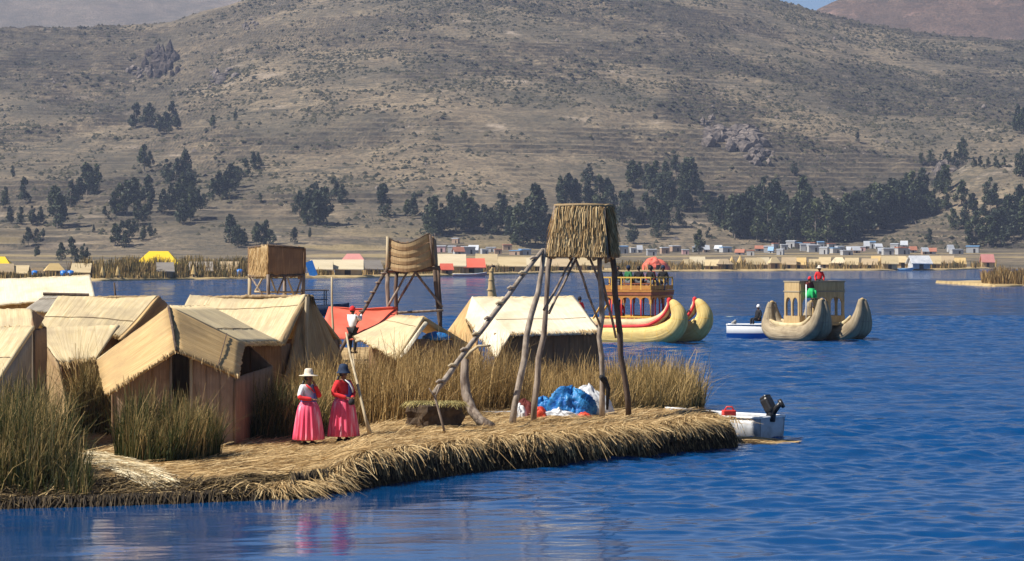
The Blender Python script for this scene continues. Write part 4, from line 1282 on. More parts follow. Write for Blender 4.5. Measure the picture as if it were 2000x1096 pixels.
# yellow double-hulled reed boat with a two-storey deckhouse
yb = thing('reed_catamaran', 'yellow and red double-hulled reed boat with two-storey tourist deckhouse', 'boat', (0, 0, 0))
for yy in (-1.5, 1.5):
    sweep_tube([(-6.0, yy, .95), (-5.2, yy, .5), (-4, yy, .32), (-1, yy, .32), (1.2, yy, .36), (2.2, yy, .55), (2.75, yy, 1.0), (2.85, yy, 1.5), (2.6, yy, 1.98), (2.38, yy, 2.18)],
               [.2, .46, .62, .64, .64, .62, .52, .42, .28, .15], 16).build('hull_bundle', M['boat_yellow'], yb, True)
    lashings(yb, [(-6.0, yy, .95), (-5.2, yy, .5), (-4, yy, .32), (-1, yy, .32), (1.2, yy, .36), (2.2, yy, .55), (2.75, yy, 1.0), (2.85, yy, 1.5), (2.6, yy, 1.98), (2.38, yy, 2.18)],
             [.2, .46, .62, .64, .64, .62, .52, .42, .28, .15], M['house_yellow'], .62, .008, .018)
    sweep_tube([(-5.2, yy, 1.1), (-4, yy, .98), (-1, yy, .98), (.8, yy, 1.02), (1.55, yy, 1.2), (2.05, yy, 1.55), (2.25, yy, 1.95), (2.22, yy, 2.15)],
               [.14, .26, .28, .27, .24, .20, .14, .08], 12).build('gunwale_roll', M['boat_cream'], yb, True)
    for dy in (-.36, .36):
        sweep_tube([(-5, yy + dy * .6, .98), (-4, yy + dy, .86), (-1, yy + dy, .86), (.9, yy + dy, .92), (1.6, yy + dy * .95, 1.12), (2.1, yy + dy * .8, 1.5), (2.32, yy + dy * .55, 1.95), (2.25, yy + dy * .2, 2.25)],
                   [.06, .085, .085, .085, .085, .08, .07, .06], 8).build('red_binding', M['boat_red'], yb, True)
    MB().lathe([(.0, -.1), (.10, -.08), (.12, .02), (.07, .1), (0, .12)], 10, (2.28, yy, 2.27)).build('prow_tip', M['boat_red'], yb, True)
hx0, hx1, hy0, hy1 = -1.75, 1.1, -1.25, 1.25
MB().box(((hx0 + hx1) / 2, 0, .98), (hx1 - hx0 + .5, 2.9, .1)).build('deck', M['house_brown'], yb)
for (p0, p1, na) in (((hx0, hy0, 1.1), (hx1, hy0, 1.1), 5), ((hx1, hy0, 1.1), (hx1, hy1, 1.1), 5), ((hx0, hy1, 1.1), (hx1, hy1, 1.1), 5), ((hx0, hy0, 1.1), (hx0, hy1, 1.1), 3)):
    p0 = Vector(p0); p1 = Vector(p1)
    z = Vector((0, 0, 1))
    c = (p0 + p1) / 2; ang = math.atan2(p1.y - p0.y, p1.x - p0.x); W = (p1 - p0).length
    MB().box((c.x, c.y, 1.18), (W, .05, .30), ang).build('low_panel', M['house_brown'], yb)
    MB().box((c.x, c.y, 1.36), (W + .08, .10, .07), ang).build('low_rail', M['house_yellow'], yb)
    MB().box((c.x, c.y, 1.03), (W + .08, .10, .06), ang).build('low_rail', M['house_yellow'], yb)
    nb_ = int(W / .22)
    for k in range(1, nb_):
        q = p0.lerp(p1, k / nb_)
        MB().box((q.x, q.y, 1.19), (.05, .07, .26), ang).build('baluster', M['boat_red' if k % 2 else 'house_yellow'], yb)
    for k in range(na + 1):
        q = p0.lerp(p1, k / na)
        MB().tube([(q.x, q.y, 1.38), (q.x, q.y, 2.25)], .038, 8).build('column', M['boat_red' if k not in (0, na) else 'house_yellow'], yb, True)
    arch_wall((p0.x, p0.y, 2.1), (p1.x, p1.y, 2.1), 2.02, 2.46, na, .09, .15, 2.22, .06).build('arcade', M['house_orange'], yb)
    MB().box((c.x, c.y, 2.56), (W + .1, .12, .16), ang).build('frieze', M['house_brown'], yb)
    MB().box((c.x, c.y, 2.70), (W + .14, .16, .10), ang).build('cornice', M['house_orange'], yb)
    MB().box((c.x, c.y, 2.88), (W, .05, .22), ang).build('deck_panel', M['house_orange'], yb)
    MB().box((c.x, c.y, 3.40), (W, .06, .07), ang).build('hand_rail', M['house_yellow'], yb)
    for k in range(na + 1):
        q = p0.lerp(p1, k / na)
        MB().box((q.x, q.y, 3.08), (.06, .06, .62), ang).build('rail_post', M['house_yellow'], yb)
MB().box(((hx0 + hx1) / 2, 0, 2.70), (hx1 - hx0 - .1, 2.4, .08)).build('upper_floor', M['house_brown'], yb)
for s_ in (-1, 1):
    MB().box(((hx0 + hx1) / 2, s_ * .75, 3.08), (hx1 - hx0 - .4, .35, .06)).build('bench', M['house_brown'], yb)
for dy in (-.35, .35):
    MB().tube([(-2.9, dy, 1.0), (-1.7, dy, 2.85)], .05, 6).build('stair_rail', M['house_yellow'], yb)
yb.location = (6.85, 134, 0); yb.rotation_euler = (0, 0, RAD(-30))

# grey double-hulled reed boat
gb = thing('reed_catamaran', 'grey weathered double-hulled reed boat with arched cabin', 'boat', (0, 0, 0))
for yy in (-1.3, 1.3):
    for dy in (-.30, .30):
        sweep_tube([(-2.28, yy + dy * .35, 2.0), (-2.3, yy + dy * .6, 1.45), (-2.12, yy + dy, .75), (-1.4, yy + dy, .38), (0, yy + dy, .34), (1.3, yy + dy, .40), (2.1, yy + dy, .75), (2.42, yy + dy * .7, 1.45), (2.42, yy + dy * .35, 2.22)],
                   [.12, .24, .42, .47, .46, .47, .45, .28, .11], 14, 1.05).build('hull_bundle', M['boat_grey'], gb, True)
        lashings(gb, [(-2.28, yy + dy * .35, 2.0), (-2.3, yy + dy * .6, 1.45), (-2.12, yy + dy, .75), (-1.4, yy + dy, .38), (0, yy + dy, .34), (1.3, yy + dy, .40), (2.1, yy + dy, .75), (2.42, yy + dy * .7, 1.45), (2.42, yy + dy * .35, 2.22)],
                 [.12, .24, .42, .47, .46, .47, .45, .28, .11], M['pole'], .6, .008, .016)
        sweep_tube([(-1.9, yy + dy * 1.25, 1.05), (-1.2, yy + dy * 1.25, .86), (0, yy + dy * 1.2, .8), (1.2, yy + dy * 1.25, .9), (1.85, yy + dy * 1.2, 1.3)], [.07, .13, .14, .13, .07], 10).build('gunwale_roll', M['boat_cream'], gb, True)
    for sx_, zz in ((-2.28, 2.02), (2.42, 2.22)):
        MB().lathe([(0, -.06), (.12, -.03), (.13, .03), (0, .09)], 10, (sx_, yy, zz)).build('prow_tip', M['house_tan'], gb, True)
ax0, ax1, ay0, ay1 = -.85, .55, -1.42, 1.42
MB().box((-.1, 0, .86), (2.4, 3.0, .1)).build('deck', M['house_tan'], gb)
for (p0, p1, na) in (((ax0, ay0, 1.3), (ax1, ay0, 1.3), 2), ((ax1, ay0, 1.3), (ax1, ay1, 1.3), 3), ((ax0, ay1, 1.3), (ax1, ay1, 1.3), 2), ((ax0, ay0, 1.3), (ax0, ay1, 1.3), 3)):
    arch_wall(p0, p1, 1.3, 3.12, na, .13, .3, 2.0, .1).build('arcade', M['house_tan'], gb)
    c = (Vector(p0) + Vector(p1)) / 2; W = (Vector(p1) - Vector(p0)).length; ang = math.atan2(p1[1] - p0[1], p1[0] - p0[0])
    MB().box((c.x, c.y, 1.10), (W + .1, .12, .42), ang).build('low_wall', M['house_tan'], gb)
    MB().box((c.x, c.y, 2.62), (W + .12, .15, .07), ang).build('moulding', M['boat_grey'], gb)
    MB().box((c.x, c.y, 3.15), (W + .12, .15, .07), ang).build('moulding', M['boat_grey'], gb)
MB().box((-.15, 0, 2.72), (1.3, 2.7, .08)).build('roof_deck', M['house_tan'], gb)
MB().tube([(.9, -1.25, .9), (.9, -1.25, 3.0)], .035, 6).build('flag_pole', M['boat_white'], gb, True)
gb.location = (16.35, 137.7, 0); gb.rotation_euler = (0, 0, RAD(-62))

# lone reed prow behind the whitish hut, part of a boat whose hull that hut hides
rbt = thing('reed_boat', 'golden reed boat showing only its upright prow above the whitish hut', 'boat', (0, 0, 0))
sweep_tube([(-.1, 0, 3.95), (-.12, 0, 3.2), (-.05, 0, 2.3), (.25, 0, 1.4), (.9, 0, .7), (1.8, 0, .4), (4, 0, .35), (5.6, 0, .7)], [.07, .15, .25, .34, .46, .5, .5, .3], 12).build('hull_bundle', M['house_tan'], rbt, True)
for zz, r_ in ((3.75, .10), (3.3, .145), (2.8, .20)):
    MB().lathe([(r_ + .02, -.04), (r_ + .035, 0), (r_ + .02, .04)], 12, (-.12, 0, zz)).build('binding', M['house_tan'], rbt, True)
MB().tube([(-.25, 0, 3.93), (-.05, 0, 4.02), (.1, 0, 3.98)], [.03, .07, .04], 7).build('prow_head', M['pole_dark'], rbt, True)
rbt.location = (P(964, 600, 131).x, 131, 0); rbt.rotation_euler = (0, 0, RAD(25))

# dark blue boat with a canopy frame, far behind the wide hut
cb = thing('canopy_boat', 'dark blue boat with canopy frame above the wide hut gable', 'boat', (0, 0, 0))
mb, sec = hull(4.6, 1.6, .9, .2); mb.build('hull', M['navy'], cb, True)
for x_ in (-1.2, .5):
    for y_ in (-.6, .6):
        MB().tube([(x_, y_, .7), (x_, y_, 2.0)], .04, 6).build('post', M['pole_dark'], cb)
MB().box((-.35, 0, 2.04), (2.1, 1.5, .08)).build('canopy', M['pole_dark'], cb)
MB().box((-.35, 0, 1.35), (1.9, 1.3, .05)).build('rail', M['navy'], cb)
cb.location = (P(622, 600, 190).x, 190, -.1); cb.rotation_euler = (0, 0, .2)


# ------------------------------------------------------------------ people
def skin_obj(name, verts, edges, mat, parent, root=0, sub=2):
    """one continuous skinned surface grown over joints: verts = [(x, y, z, r) or (x, y, z, rx, ry)]"""
    bm = bmesh.new()
    lay = bm.verts.layers.skin.verify()
    vs = [bm.verts.new(v[:3]) for v in verts]
    for a, b_ in edges:
        bm.edges.new((vs[a], vs[b_]))
    for v, s in zip(vs, verts):
        v[lay].radius = (s[3], s[4] if len(s) > 4 else s[3])
    vs[root][lay].use_root = True
    me = bpy.data.meshes.new(name)
    bm.to_mesh(me); bm.free()
    o = link(name, me, mat, parent)
    m = o.modifiers.new('skin', 'SKIN'); m.use_smooth_shade = True
    m = o.modifiers.new('sub', 'SUBSURF'); m.levels = sub; m.render_levels = sub
    return o


def chain(joints, names):
    """joints: dict name -> tuple; names: list of 'a-b' edges"""
    keys = list(joints)
    return [joints[k] for k in keys], [(keys.index(e.split('-')[0]), keys.index(e.split('-')[1])) for e in names], keys


def person(label, loc, rz, S=1.0, pose='stand', arms=None, top='black', legs='grey_cloth', skirt=None, head='hair', hat=None, fingers=False, fore=None, group=None, lean=0.0):
    p = thing('person', label, 'person', (0, 0, 0), 0, group)
    sit = pose == 'sit'
    B = -.42 if sit else 0
    j = {'pelvis': (0, 0, .86, .125, .10), 'spine': (0, .01, 1.03, .115, .095), 'chest': (0, .02, 1.20, .135, .10), 'nb': (0, .02, 1.33, .06), 'neck': (0, .0, 1.385, .046),
         'jaw': (0, -.025, 1.435, .056, .062), 'skull': (0, -.005, 1.505, .078, .088), 'crown': (0, .005, 1.575, .045), 'nose': (0, -.105, 1.462, .013), 'earl': (-.083, .0, 1.47, .012), 'earr': (.083, 0, 1.47, .012)}
    A = arms or {'l': ((-.24, .02, 1.06), (-.21, -.10, .86)), 'r': ((.24, .02, 1.06), (.21, -.10, .86))}
    ed = ['pelvis-spine', 'spine-chest', 'chest-nb', 'nb-neck', 'neck-jaw', 'jaw-skull', 'skull-crown', 'jaw-nose', 'skull-earl', 'skull-earr']
    for s, sg in (('l', -1), ('r', 1)):
        e, w = A[s]
        j['sh' + s] = (sg * .165, .02, 1.285, .058); j['el' + s] = (*e, .042); j['wr' + s] = (*w, .028)
        d = (Vector(w) - Vector(e)).normalized(); pm_ = Vector(w) + d * .06
        j['pa' + s] = (*pm_, .034, .018)
        ed += ['chest-sh' + s, 'sh%s-el%s' % (s, s), 'el%s-wr%s' % (s, s), 'wr%s-pa%s' % (s, s)]
        if fingers:
            sd = d.cross(Vector((0, 0, 1))); sd = sd.normalized() if sd.length > .1 else Vector((1, 0, 0))
            dn = Vector((0, 0, -1))
            for q in range(4):
                k0 = pm_ + d * .035 + sd * (.019 * (q - 1.5)); k1 = k0 + d * (.03 + .006 * (1.5 - abs(q - 1.6))) + dn * .008; k2 = k1 + d * .014 + dn * .022
                nm = 'f%d%s' % (q, s)
                j[nm + 'a'] = (*k0, .0095); j[nm + 'b'] = (*k1, .0085); j[nm + 'c'] = (*k2, .007)
                ed += ['pa%s-%sa' % (s, nm), '%sa-%sb' % (nm, nm), '%sb-%sc' % (nm, nm)]
            t0 = Vector(w) + d * .03 + sd * .034 * -sg; t1 = t0 + d * .035 + sd * .012 * -sg
            j['t' + s + 'a'] = (*t0, .010); j['t' + s + 'b'] = (*t1, .008)
            ed += ['wr%s-t%sa' % (s, s), 't%sa-t%sb' % (s, s)]
        if sit:
            j['hip' + s] = (sg * .09, -.03, .84, .078); j['kn' + s] = (sg * .11, -.40, .86, .055); j['an' + s] = (sg * .11, -.42, .48, .038); j['to' + s] = (sg * .11, -.54, .45, .03)
        else:
            j['hip' + s] = (sg * .085, 0, .82, .08); j['kn' + s] = (sg * .095, -.02, .45, .055); j['an' + s] = (sg * .10, .03, .08, .038); j['to' + s] = (sg * .11, -.10, .03, .032)
        ed += ['pelvis-hip' + s, 'hip%s-kn%s' % (s, s), 'kn%s-an%s' % (s, s), 'an%s-to%s' % (s, s)]
    V, E, K = chain(j, ed)
    skin_obj('body', V, E, M['skin'], p, 0)
    g = lambda k, r: (*j[k][:3], *[x + r for x in j[k][3:]])
    tj = {'pelvis': g('pelvis', .02), 'spine': g('spine', .025), 'chest': g('chest', .022), 'nb': g('nb', .018)}
    te = ['pelvis-spine', 'spine-chest', 'chest-nb']
    for s in 'lr':
        tj['sh' + s] = g('sh' + s, .018); tj['el' + s] = g('el' + s, .018)
        te += ['chest-sh' + s, 'sh%s-el%s' % (s, s)]
        if not fore:
            tj['wr' + s] = g('wr' + s, .016); te += ['el%s-wr%s' % (s, s)]
    V, E, K = chain(tj, te)
    skin_obj('blouse' if skirt else 'jacket', V, E, M[top], p, 0)
    if fore:
        for s in 'lr':
            e, w = Vector(A[s][0]), Vector(A[s][1])
            up = Vector(j['sh' + s][:3]).lerp(e, .6)
            skin_obj('sleeve', [(*up, .062), (*e, .066), (*w, .046)], [(0, 1), (1, 2)], M[fore], p, 0)
    if skirt:
        pl = random.Random(hash(label) % 1000)
        ph = [pl.uniform(0, 6.28) for _ in range(3)]
        fn = lambda r, z, a: r * (1 + (.075 * math.sin(17 * a + ph[0] + .6 * math.sin(2 * a)) + .03 * math.sin(9 * a + ph[1]) + .02 * math.sin(29 * a + ph[2])) * min(1, (1.0 - z) * 1.5))
        MB().lathe([(.145, .985), (.185, .95), (.235, .86), (.265, .74), (.288, .58), (.312, .40), (.332, .24), (.345, .135), (.335, .125), (.31, .24), (.26, .58), (.15, .93)], 150, (0, .01, 0), fn, sx=1.0, sy=.92).build('skirt', M[skirt], p, True)
        MB().lathe([(.165, .94), (.172, .97), (.165, 1.01), (.155, 1.03)], 30, (0, .01, 0), None, sx=1.05, sy=.9).build('waistband', M['blue'], p, True)
        for sg in (-1, 1):
            MB().tube([(sg * .10, .06, .04), (sg * .105, -.04, .045), (sg * .11, -.15, .03)], [.045, .05, .035], 8, .8).build('shoe', M['black'], p, True)
    else:
        lj = {'pelvis': g('pelvis', .022)}; le = []
        for s in 'lr':
            for k in ('hip', 'kn', 'an'):
                lj[k + s] = g(k + s, .016)
            le += ['pelvis-hip' + s, 'hip%s-kn%s' % (s, s), 'kn%s-an%s' % (s, s)]
        V, E, K = chain(lj, le)
        skin_obj('trousers', V, E, M[legs], p, 0)
        for s in 'lr':
            a_, t_ = Vector(j['an' + s][:3]), Vector(j['to' + s][:3])
            MB().tube([a_ + Vector((0, .03, -.04)), a_.lerp(t_, .5) + Vector((0, 0, -.01)), t_ + Vector((0, -.02, 0))], [.05, .052, .036], 8, .8).build('shoe', M['black'], p, True)
    # hair cap with a bun or braids
    MB().lathe([(.0, 1.612), (.045, 1.603), (.08, 1.575), (.098, 1.525), (.099, 1.48), (.085, 1.43)], 18, (0, .012, 0), lambda r, z, a: r * (1 if math.sin(a) > -.35 or z > 1.55 else .78), sx=.93, sy=1.0).build('hair', M['hair'], p, True)
    if skirt:
        for sg in (-1, 1):
            MB().tube([(sg * .07, .08, 1.43), (sg * .09, .125, 1.3), (sg * .07, .16, 1.12), (sg * .06, .165, 1.02)], [.028, .026, .02, .012], 7).build('braid', M['hair'], p, True)
    if hat:
        kind, m_ = hat
        if kind == 'brim':
            MB().lathe([(.0, 1.70), (.06, 1.698), (.088, 1.675), (.100, 1.61), (.108, 1.565), (.16, 1.55), (.215, 1.545), (.218, 1.537), (.16, 1.538), (.10, 1.548)], 26, (0, .005, 0), lambda r, z, a: r * (1 + .03 * math.sin(2 * a)), sy=1.05).build('hat', M[m_], p, True)
        elif kind == 'bowler':
            MB().lathe([(.0, 1.705), (.05, 1.70), (.088, 1.67), (.104, 1.61), (.112, 1.56), (.135, 1.525), (.150, 1.505), (.152, 1.497), (.128, 1.51), (.10, 1.54)], 26, (0, .005, 0), None, sy=1.1).build('hat', M[m_], p, True)
        else:
            MB().lathe([(.0, 1.66), (.05, 1.645), (.09, 1.60), (.105, 1.54), (.105, 1.49), (.095, 1.485)], 20, (0, .01, 0)).build('cap', M[m_], p, True)
    p.location = Vector(loc) + Vector((0, 0, B * S * 1.0))
    p.rotation_euler = (lean, 0, rz)
    p.scale = (S, S, S)
    return p


W1 = GZ(603, 870); W2 = GZ(671, 864)
w1 = person('woman in wide pale straw hat, white blouse and pink skirt', W1, RAD(38), 1.0, arms={'l': ((-.27, -.03, 1.05), (-.04, -.21, 1.02)), 'r': ((.20, -.14, 1.06), (.05, -.17, 1.33))},
            top='white', skirt='pink', hat=('brim', 'straw_hat'), fingers=True, fore='red')
w2 = person('woman in navy hat, red cardigan and pink skirt holding a dark pouch', W2, RAD(40), 1.02, arms={'l': ((-.28, .02, 1.05), (-.07, -.22, .97)), 'r': ((.26, -.02, 1.04), (.06, -.24, .96))},
            top='red', skirt='pink', hat=('bowler', 'navy'), fingers=True)
# apron bibs, sash and paler pleats
for p, a0, a1 in ((w1, -1.45, .25), (w2, -1.55, .45)):
    MB().lathe([(.158, .93), (.176, 1.0), (.178, 1.08), (.182, 1.18), (.170, 1.27), (.12, 1.335)], 16, (0, .012, 0), lambda r, z, a: r * (1 + .03 * math.sin(a * 9 + z * 7)), a0, a1, 1.06, .98).build('bib', M['blue'], p, True, local=True)
MB().tube([(-.02, -.085, 1.36), (.05, -.15, 1.28), (.10, -.185, 1.17), (.115, -.185, 1.08)], [.03, .045, .05, .03], 8, .4).build('sash', M['white'], w2, True, local=True)
MB().tube([(-.10, -.05, 1.34), (-.02, -.125, 1.25), (.05, -.165, 1.16)], [.03, .035, .02], 8, .5).build('red_collar', M['red'], w1, True, local=True)
pouch = thing('pouch', 'small dark pouch held in the hands of the navy-hatted woman', 'pouch', W2 + Matrix.Rotation(RAD(40), 3, 'Z') @ Vector((-.01, -.31, .90)))
MB().lathe([(0, -.07), (.06, -.06), (.075, 0), (.05, .06), (0, .075)], 12, (0, 0, 0)).build('bag_body', M['black'], pouch, True, local=True)
MB().tube([(-.03, 0, .06), (-.02, 0, .09), (.02, 0, .09), (.03, 0, .06)], .008, 6).build('strap', M['black'], pouch, True, local=True)

# tall reed stalks leaning beside the women
ls = thing('leaning_poles', 'pair of pale bent poles leaning beside the navy-hatted woman', 'poles', GZ(722, 848))
g0 = GZ(722, 852)
MB().tube([g0, P(710, 800, 56.6), P(697, 745, 57.2), P(683, 690, 57.8), P(676, 650, 58.3)], [.035, .034, .03, .026, .02], 7).build('pole', M['pole_pale'], ls, True)
MB().tube([g0 + Vector((.05, .1, 0)), P(706, 790, 57.0), P(694, 735, 57.6), P(689, 690, 58)], [.022, .02, .018, .012], 7).build('pole', M['pole_pale'], ls, True)

# person climbing the middle tower's ladder
person('person in white shirt and red shawl climbing the middle watchtower ladder', Vector((P(690, 640, 84.6).x, 84.3, 1.35)), RAD(150), .95, arms={'l': ((-.22, -.18, 1.15), (-.12, -.36, 1.35)), 'r': ((.22, -.18, 1.15), (.12, -.36, 1.35))},
       top='white', legs='black', hat=('cap', 'red'), lean=0)

# tourists on the upper deck of the yellow boat, seated along the benches
Ry = Matrix.Rotation(RAD(-30), 3, 'Z')
tour = [(-1.1, -.75, 20, 'black', None, 'tourist in black jacket with his back to the stairs, leftmost seat'), (-.45, -.75, 160, 'green_dark', ('cap', 'navy'), 'tourist in dark green jacket and cap on the upper deck'),
        (.15, -.75, 190, 'black', None, 'tourist in black jacket next to the green-jacketed one'), (.1, .75, -10, 'red', None, 'tourist in red at the far side of the upper deck'),
        (.55, -.2, 100, 'black', ('cap', 'black'), 'tourist with black cap in the middle of the upper deck'), (.85, -.75, 170, 'black', None, 'tourist in black jacket near the front corner of the upper deck'),
        (.85, .65, 20, 'black', ('cap', 'navy'), 'tourist in black jacket at the front right rail')]
for x_, y_, rz_, c_, hat_, lab in tour:
    w = Ry @ Vector((x_, y_, 0)) + Vector((6.85, 134, 2.72))
    person(lab, w, RAD(rz_ - 30), 1.08, 'sit', top=c_, legs='grey_cloth', hat=hat_, group='tourists on the yellow boat')
person('boatman in red shirt on the stern of the yellow boat', Ry @ Vector((-3.0, -1.4, 0)) + Vector((6.85, 134, 1.15)), RAD(30), 1.02, 'sit', top='red', legs='black', hat=('cap', 'black'))
person('seated passenger in red inside the yellow deckhouse', Ry @ Vector((-1.1, -.5, 0)) + Vector((6.85, 134, 1.02)), RAD(10), 1.02, 'sit', top='red', legs='black')
Rg = Matrix.Rotation(RAD(-62), 3, 'Z')
G0 = Vector((16.35, 137.7, 0))
gp = person('woman with green cloth and red shawl on the grey boat cabin', Rg @ Vector((.80, -.95, 0)) + G0 + Vector((0, 0, 2.2)), RAD(28), 1.0, 'sit', top='maroon', legs='green', hat=('cap', 'red'))
MB().lathe([(.16, 1.02), (.25, .9), (.30, .72), (.30, .5), (.27, .5), (.2, .9)], 20, (0, -.12, 0), lambda r, z, a: r * (1 + .08 * math.sin(a * 6))).build('shawl', M['green'], gp, True, local=True)
person('person in red with pale hat on top of the grey boat cabin', Rg @ Vector((-.1, .3, 0)) + G0 + Vector((0, 0, 2.75)), RAD(0), 1.0, 'sit', top='red', legs='black', hat=('brim', 'straw_hat'))
person('person in white standing inside the arched cabin', Rg @ Vector((-.1, .15, 0)) + G0 + Vector((0, 0, .9)), RAD(-20), 1.0, 'stand', top='white', legs='white')
person('boatman in black with white cap at the launch', Vector((P(1481, 640, 141).x, 141, .62)), RAD(-60), 1.0, 'sit', top='black', legs='black', hat=('cap', 'white'))

# ------------------------------------------------------------------ reed beds
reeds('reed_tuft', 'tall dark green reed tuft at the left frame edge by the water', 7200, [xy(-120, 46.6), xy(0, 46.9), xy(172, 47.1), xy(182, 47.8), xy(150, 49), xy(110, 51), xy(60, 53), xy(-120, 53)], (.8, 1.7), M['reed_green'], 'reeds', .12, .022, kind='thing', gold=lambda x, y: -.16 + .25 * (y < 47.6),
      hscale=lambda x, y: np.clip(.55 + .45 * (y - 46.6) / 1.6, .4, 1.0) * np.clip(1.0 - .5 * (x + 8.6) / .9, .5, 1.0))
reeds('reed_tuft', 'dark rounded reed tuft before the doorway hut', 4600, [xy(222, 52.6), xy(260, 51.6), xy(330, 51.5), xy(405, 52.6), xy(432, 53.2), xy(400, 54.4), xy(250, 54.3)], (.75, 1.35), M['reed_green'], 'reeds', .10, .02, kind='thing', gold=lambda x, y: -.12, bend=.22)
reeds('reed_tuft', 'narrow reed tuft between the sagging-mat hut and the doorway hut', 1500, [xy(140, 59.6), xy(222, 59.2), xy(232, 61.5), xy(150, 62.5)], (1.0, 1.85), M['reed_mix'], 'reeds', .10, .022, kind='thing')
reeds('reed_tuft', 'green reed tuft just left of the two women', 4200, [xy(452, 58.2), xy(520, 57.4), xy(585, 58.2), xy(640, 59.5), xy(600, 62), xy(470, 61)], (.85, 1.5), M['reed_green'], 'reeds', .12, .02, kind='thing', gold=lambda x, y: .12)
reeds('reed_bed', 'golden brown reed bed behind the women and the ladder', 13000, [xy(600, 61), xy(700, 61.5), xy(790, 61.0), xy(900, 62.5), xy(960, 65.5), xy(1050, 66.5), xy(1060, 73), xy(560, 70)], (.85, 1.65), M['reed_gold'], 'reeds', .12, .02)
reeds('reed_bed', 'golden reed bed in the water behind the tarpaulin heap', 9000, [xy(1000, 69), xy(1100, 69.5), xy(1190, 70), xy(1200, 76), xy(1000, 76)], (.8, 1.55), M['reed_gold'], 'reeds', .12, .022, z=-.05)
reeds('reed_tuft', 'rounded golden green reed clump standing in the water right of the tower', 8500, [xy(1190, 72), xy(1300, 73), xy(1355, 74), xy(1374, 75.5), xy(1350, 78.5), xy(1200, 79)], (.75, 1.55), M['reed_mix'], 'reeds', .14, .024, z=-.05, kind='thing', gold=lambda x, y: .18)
lay_straw('cut_reeds', 4200, (-8.6, -5.6, 48.3, 55), M['straw_pale'], .5, 1.1, .016, 'pale cut reeds laid as a slipway beside the left reed tuft', lambda x, y: -.95 + 0 * x, .05, None, .06,
          lambda x, y: (np.abs((x + 7.75) - (50.6 - y) * .42) < .42) & (y < 53.2), jit=.13)
# floating reed stalks off the island tip
n = 500
x = P(1440, 866, 62.6).x + RS.uniform(0, 1, n) ** 1.8 * 1.35; y = 62.8 + RS.normal(0, .38, n) * np.clip(1.3 - (x - 5.7) * .7, .15, 1)
a = RS.normal(-.05, .25, n); L = RS.uniform(.2, .6, n); t = np.array([-.5, 0, .5])
C = np.stack([x[:, None] + np.cos(a)[:, None] * L[:, None] * t, y[:, None] + np.sin(a)[:, None] * L[:, None] * t, np.full((n, 3), .03) + RS.uniform(0, .10, n)[:, None] * np.clip(1 - (x - 5.7), 0, 1)[:, None]], -1)
V, Fq, T = ribbons(C, RS.uniform(.015, .03, n), .6, np.stack([-np.sin(a), np.cos(a), np.full(n, .3)], 1))
props(link('floating_reeds', np_mesh('floating_reeds', V, Fq, False, tint=T), M['straw']), 'spit of loose reeds floating off the island tip', 'reeds', kind='stuff')


# ------------------------------------------------------------------ far reed islands
def ordw(n):
    if n < 30:
        return ORD[n]
    n += 1
    tens = {3: 'thirt', 4: 'fort', 5: 'fift', 6: 'sixt', 7: 'sevent'}[n // 10]
    return tens + ('ieth' if n % 10 == 0 else 'y-' + ORD[n % 10 - 1])


ORD = ['first', 'second', 'third', 'fourth', 'fifth', 'sixth', 'seventh', 'eighth', 'ninth', 'tenth', 'eleventh', 'twelfth', 'thirteenth', 'fourteenth', 'fifteenth', 'sixteenth', 'seventeenth', 'eighteenth', 'nineteenth', 'twentieth',
       'twenty-first', 'twenty-second', 'twenty-third', 'twenty-fourth', 'twenty-fifth', 'twenty-sixth', 'twenty-seventh', 'twenty-eighth', 'twenty-ninth', 'thirtieth']
FAR_ISL = pm('far reed ground', (.22, .15, .07), (.44, .32, .15), (.35, .5, 1), .95, 'Object', .5, .2, c3=(.5, .38, .19))


def far_island(name, pts, depth, label, top=.55):
    """pts: (px, py) of the waterline; a low island running back from it"""
    fr = [PZ(a, b, 0) for a, b in pts]
    xs_ = np.array([p.x for p in fr]); ys_ = np.array([p.y for p in fr])
    n = 160
    xx = np.linspace(xs_[0], xs_[-1], n)
    ye = np.interp(xx, xs_, ys_) + 3.0 * (vnoise(xx / 5, xx * 0, 5) - .5)
    rows = [(0, -.3), (.15, .12), (.8, .32), (2.5, .5), (6, .55), (depth, .55), (depth + 1, -.3)]
    V = []; Fq = grid_faces(len(rows), n)
    for d, z in rows:
        e = np.minimum(1, np.minimum(np.arange(n), n - 1 - np.arange(n)) / 4.0)
        V.append(np.stack([xx, ye + d, np.where(e > 0, z * top / .55, -.3) * 1.0 + .08 * (vnoise(xx / 2, xx * 0 + d, 9) - .5)], 1))
    me = np_mesh(name, np.concatenate(V), Fq, True)
    o = props(link(name, me, FAR_ISL), label, 'island', kind='structure')
    # dark waterline edge
    return lambda px, back=0: Vector(((lambda d_: ((px - 1000) / F * d_, d_, .5 * top / .55))(float(np.interp((px - 1000) / F * np.interp(px, [p[0] for p in pts], ys_), xs_, ys_)) + back)))


iL = far_island('far_reed_island', [(-150, 551), (0, 550), (200, 549), (380, 546), (520, 545), (640, 543)], 60, 'far reed island behind the near huts on the left')
iM = far_island('far_reed_island', [(560, 544), (700, 543), (860, 540), (1000, 536), (1120, 533), (1330, 531)], 70, 'far reed island behind the middle and tall watchtowers')
iR = far_island('far_reed_island', [(1150, 533), (1300, 531), (1500, 530), (1700, 529), (1850, 528), (1945, 525)], 90, 'long far reed island in front of the lakeside town')
iN = far_island('reed_islet', [(1914, 559), (1940, 560), (2000, 559), (2200, 559)], 40, 'low reed islet cut by the right frame edge', .4)


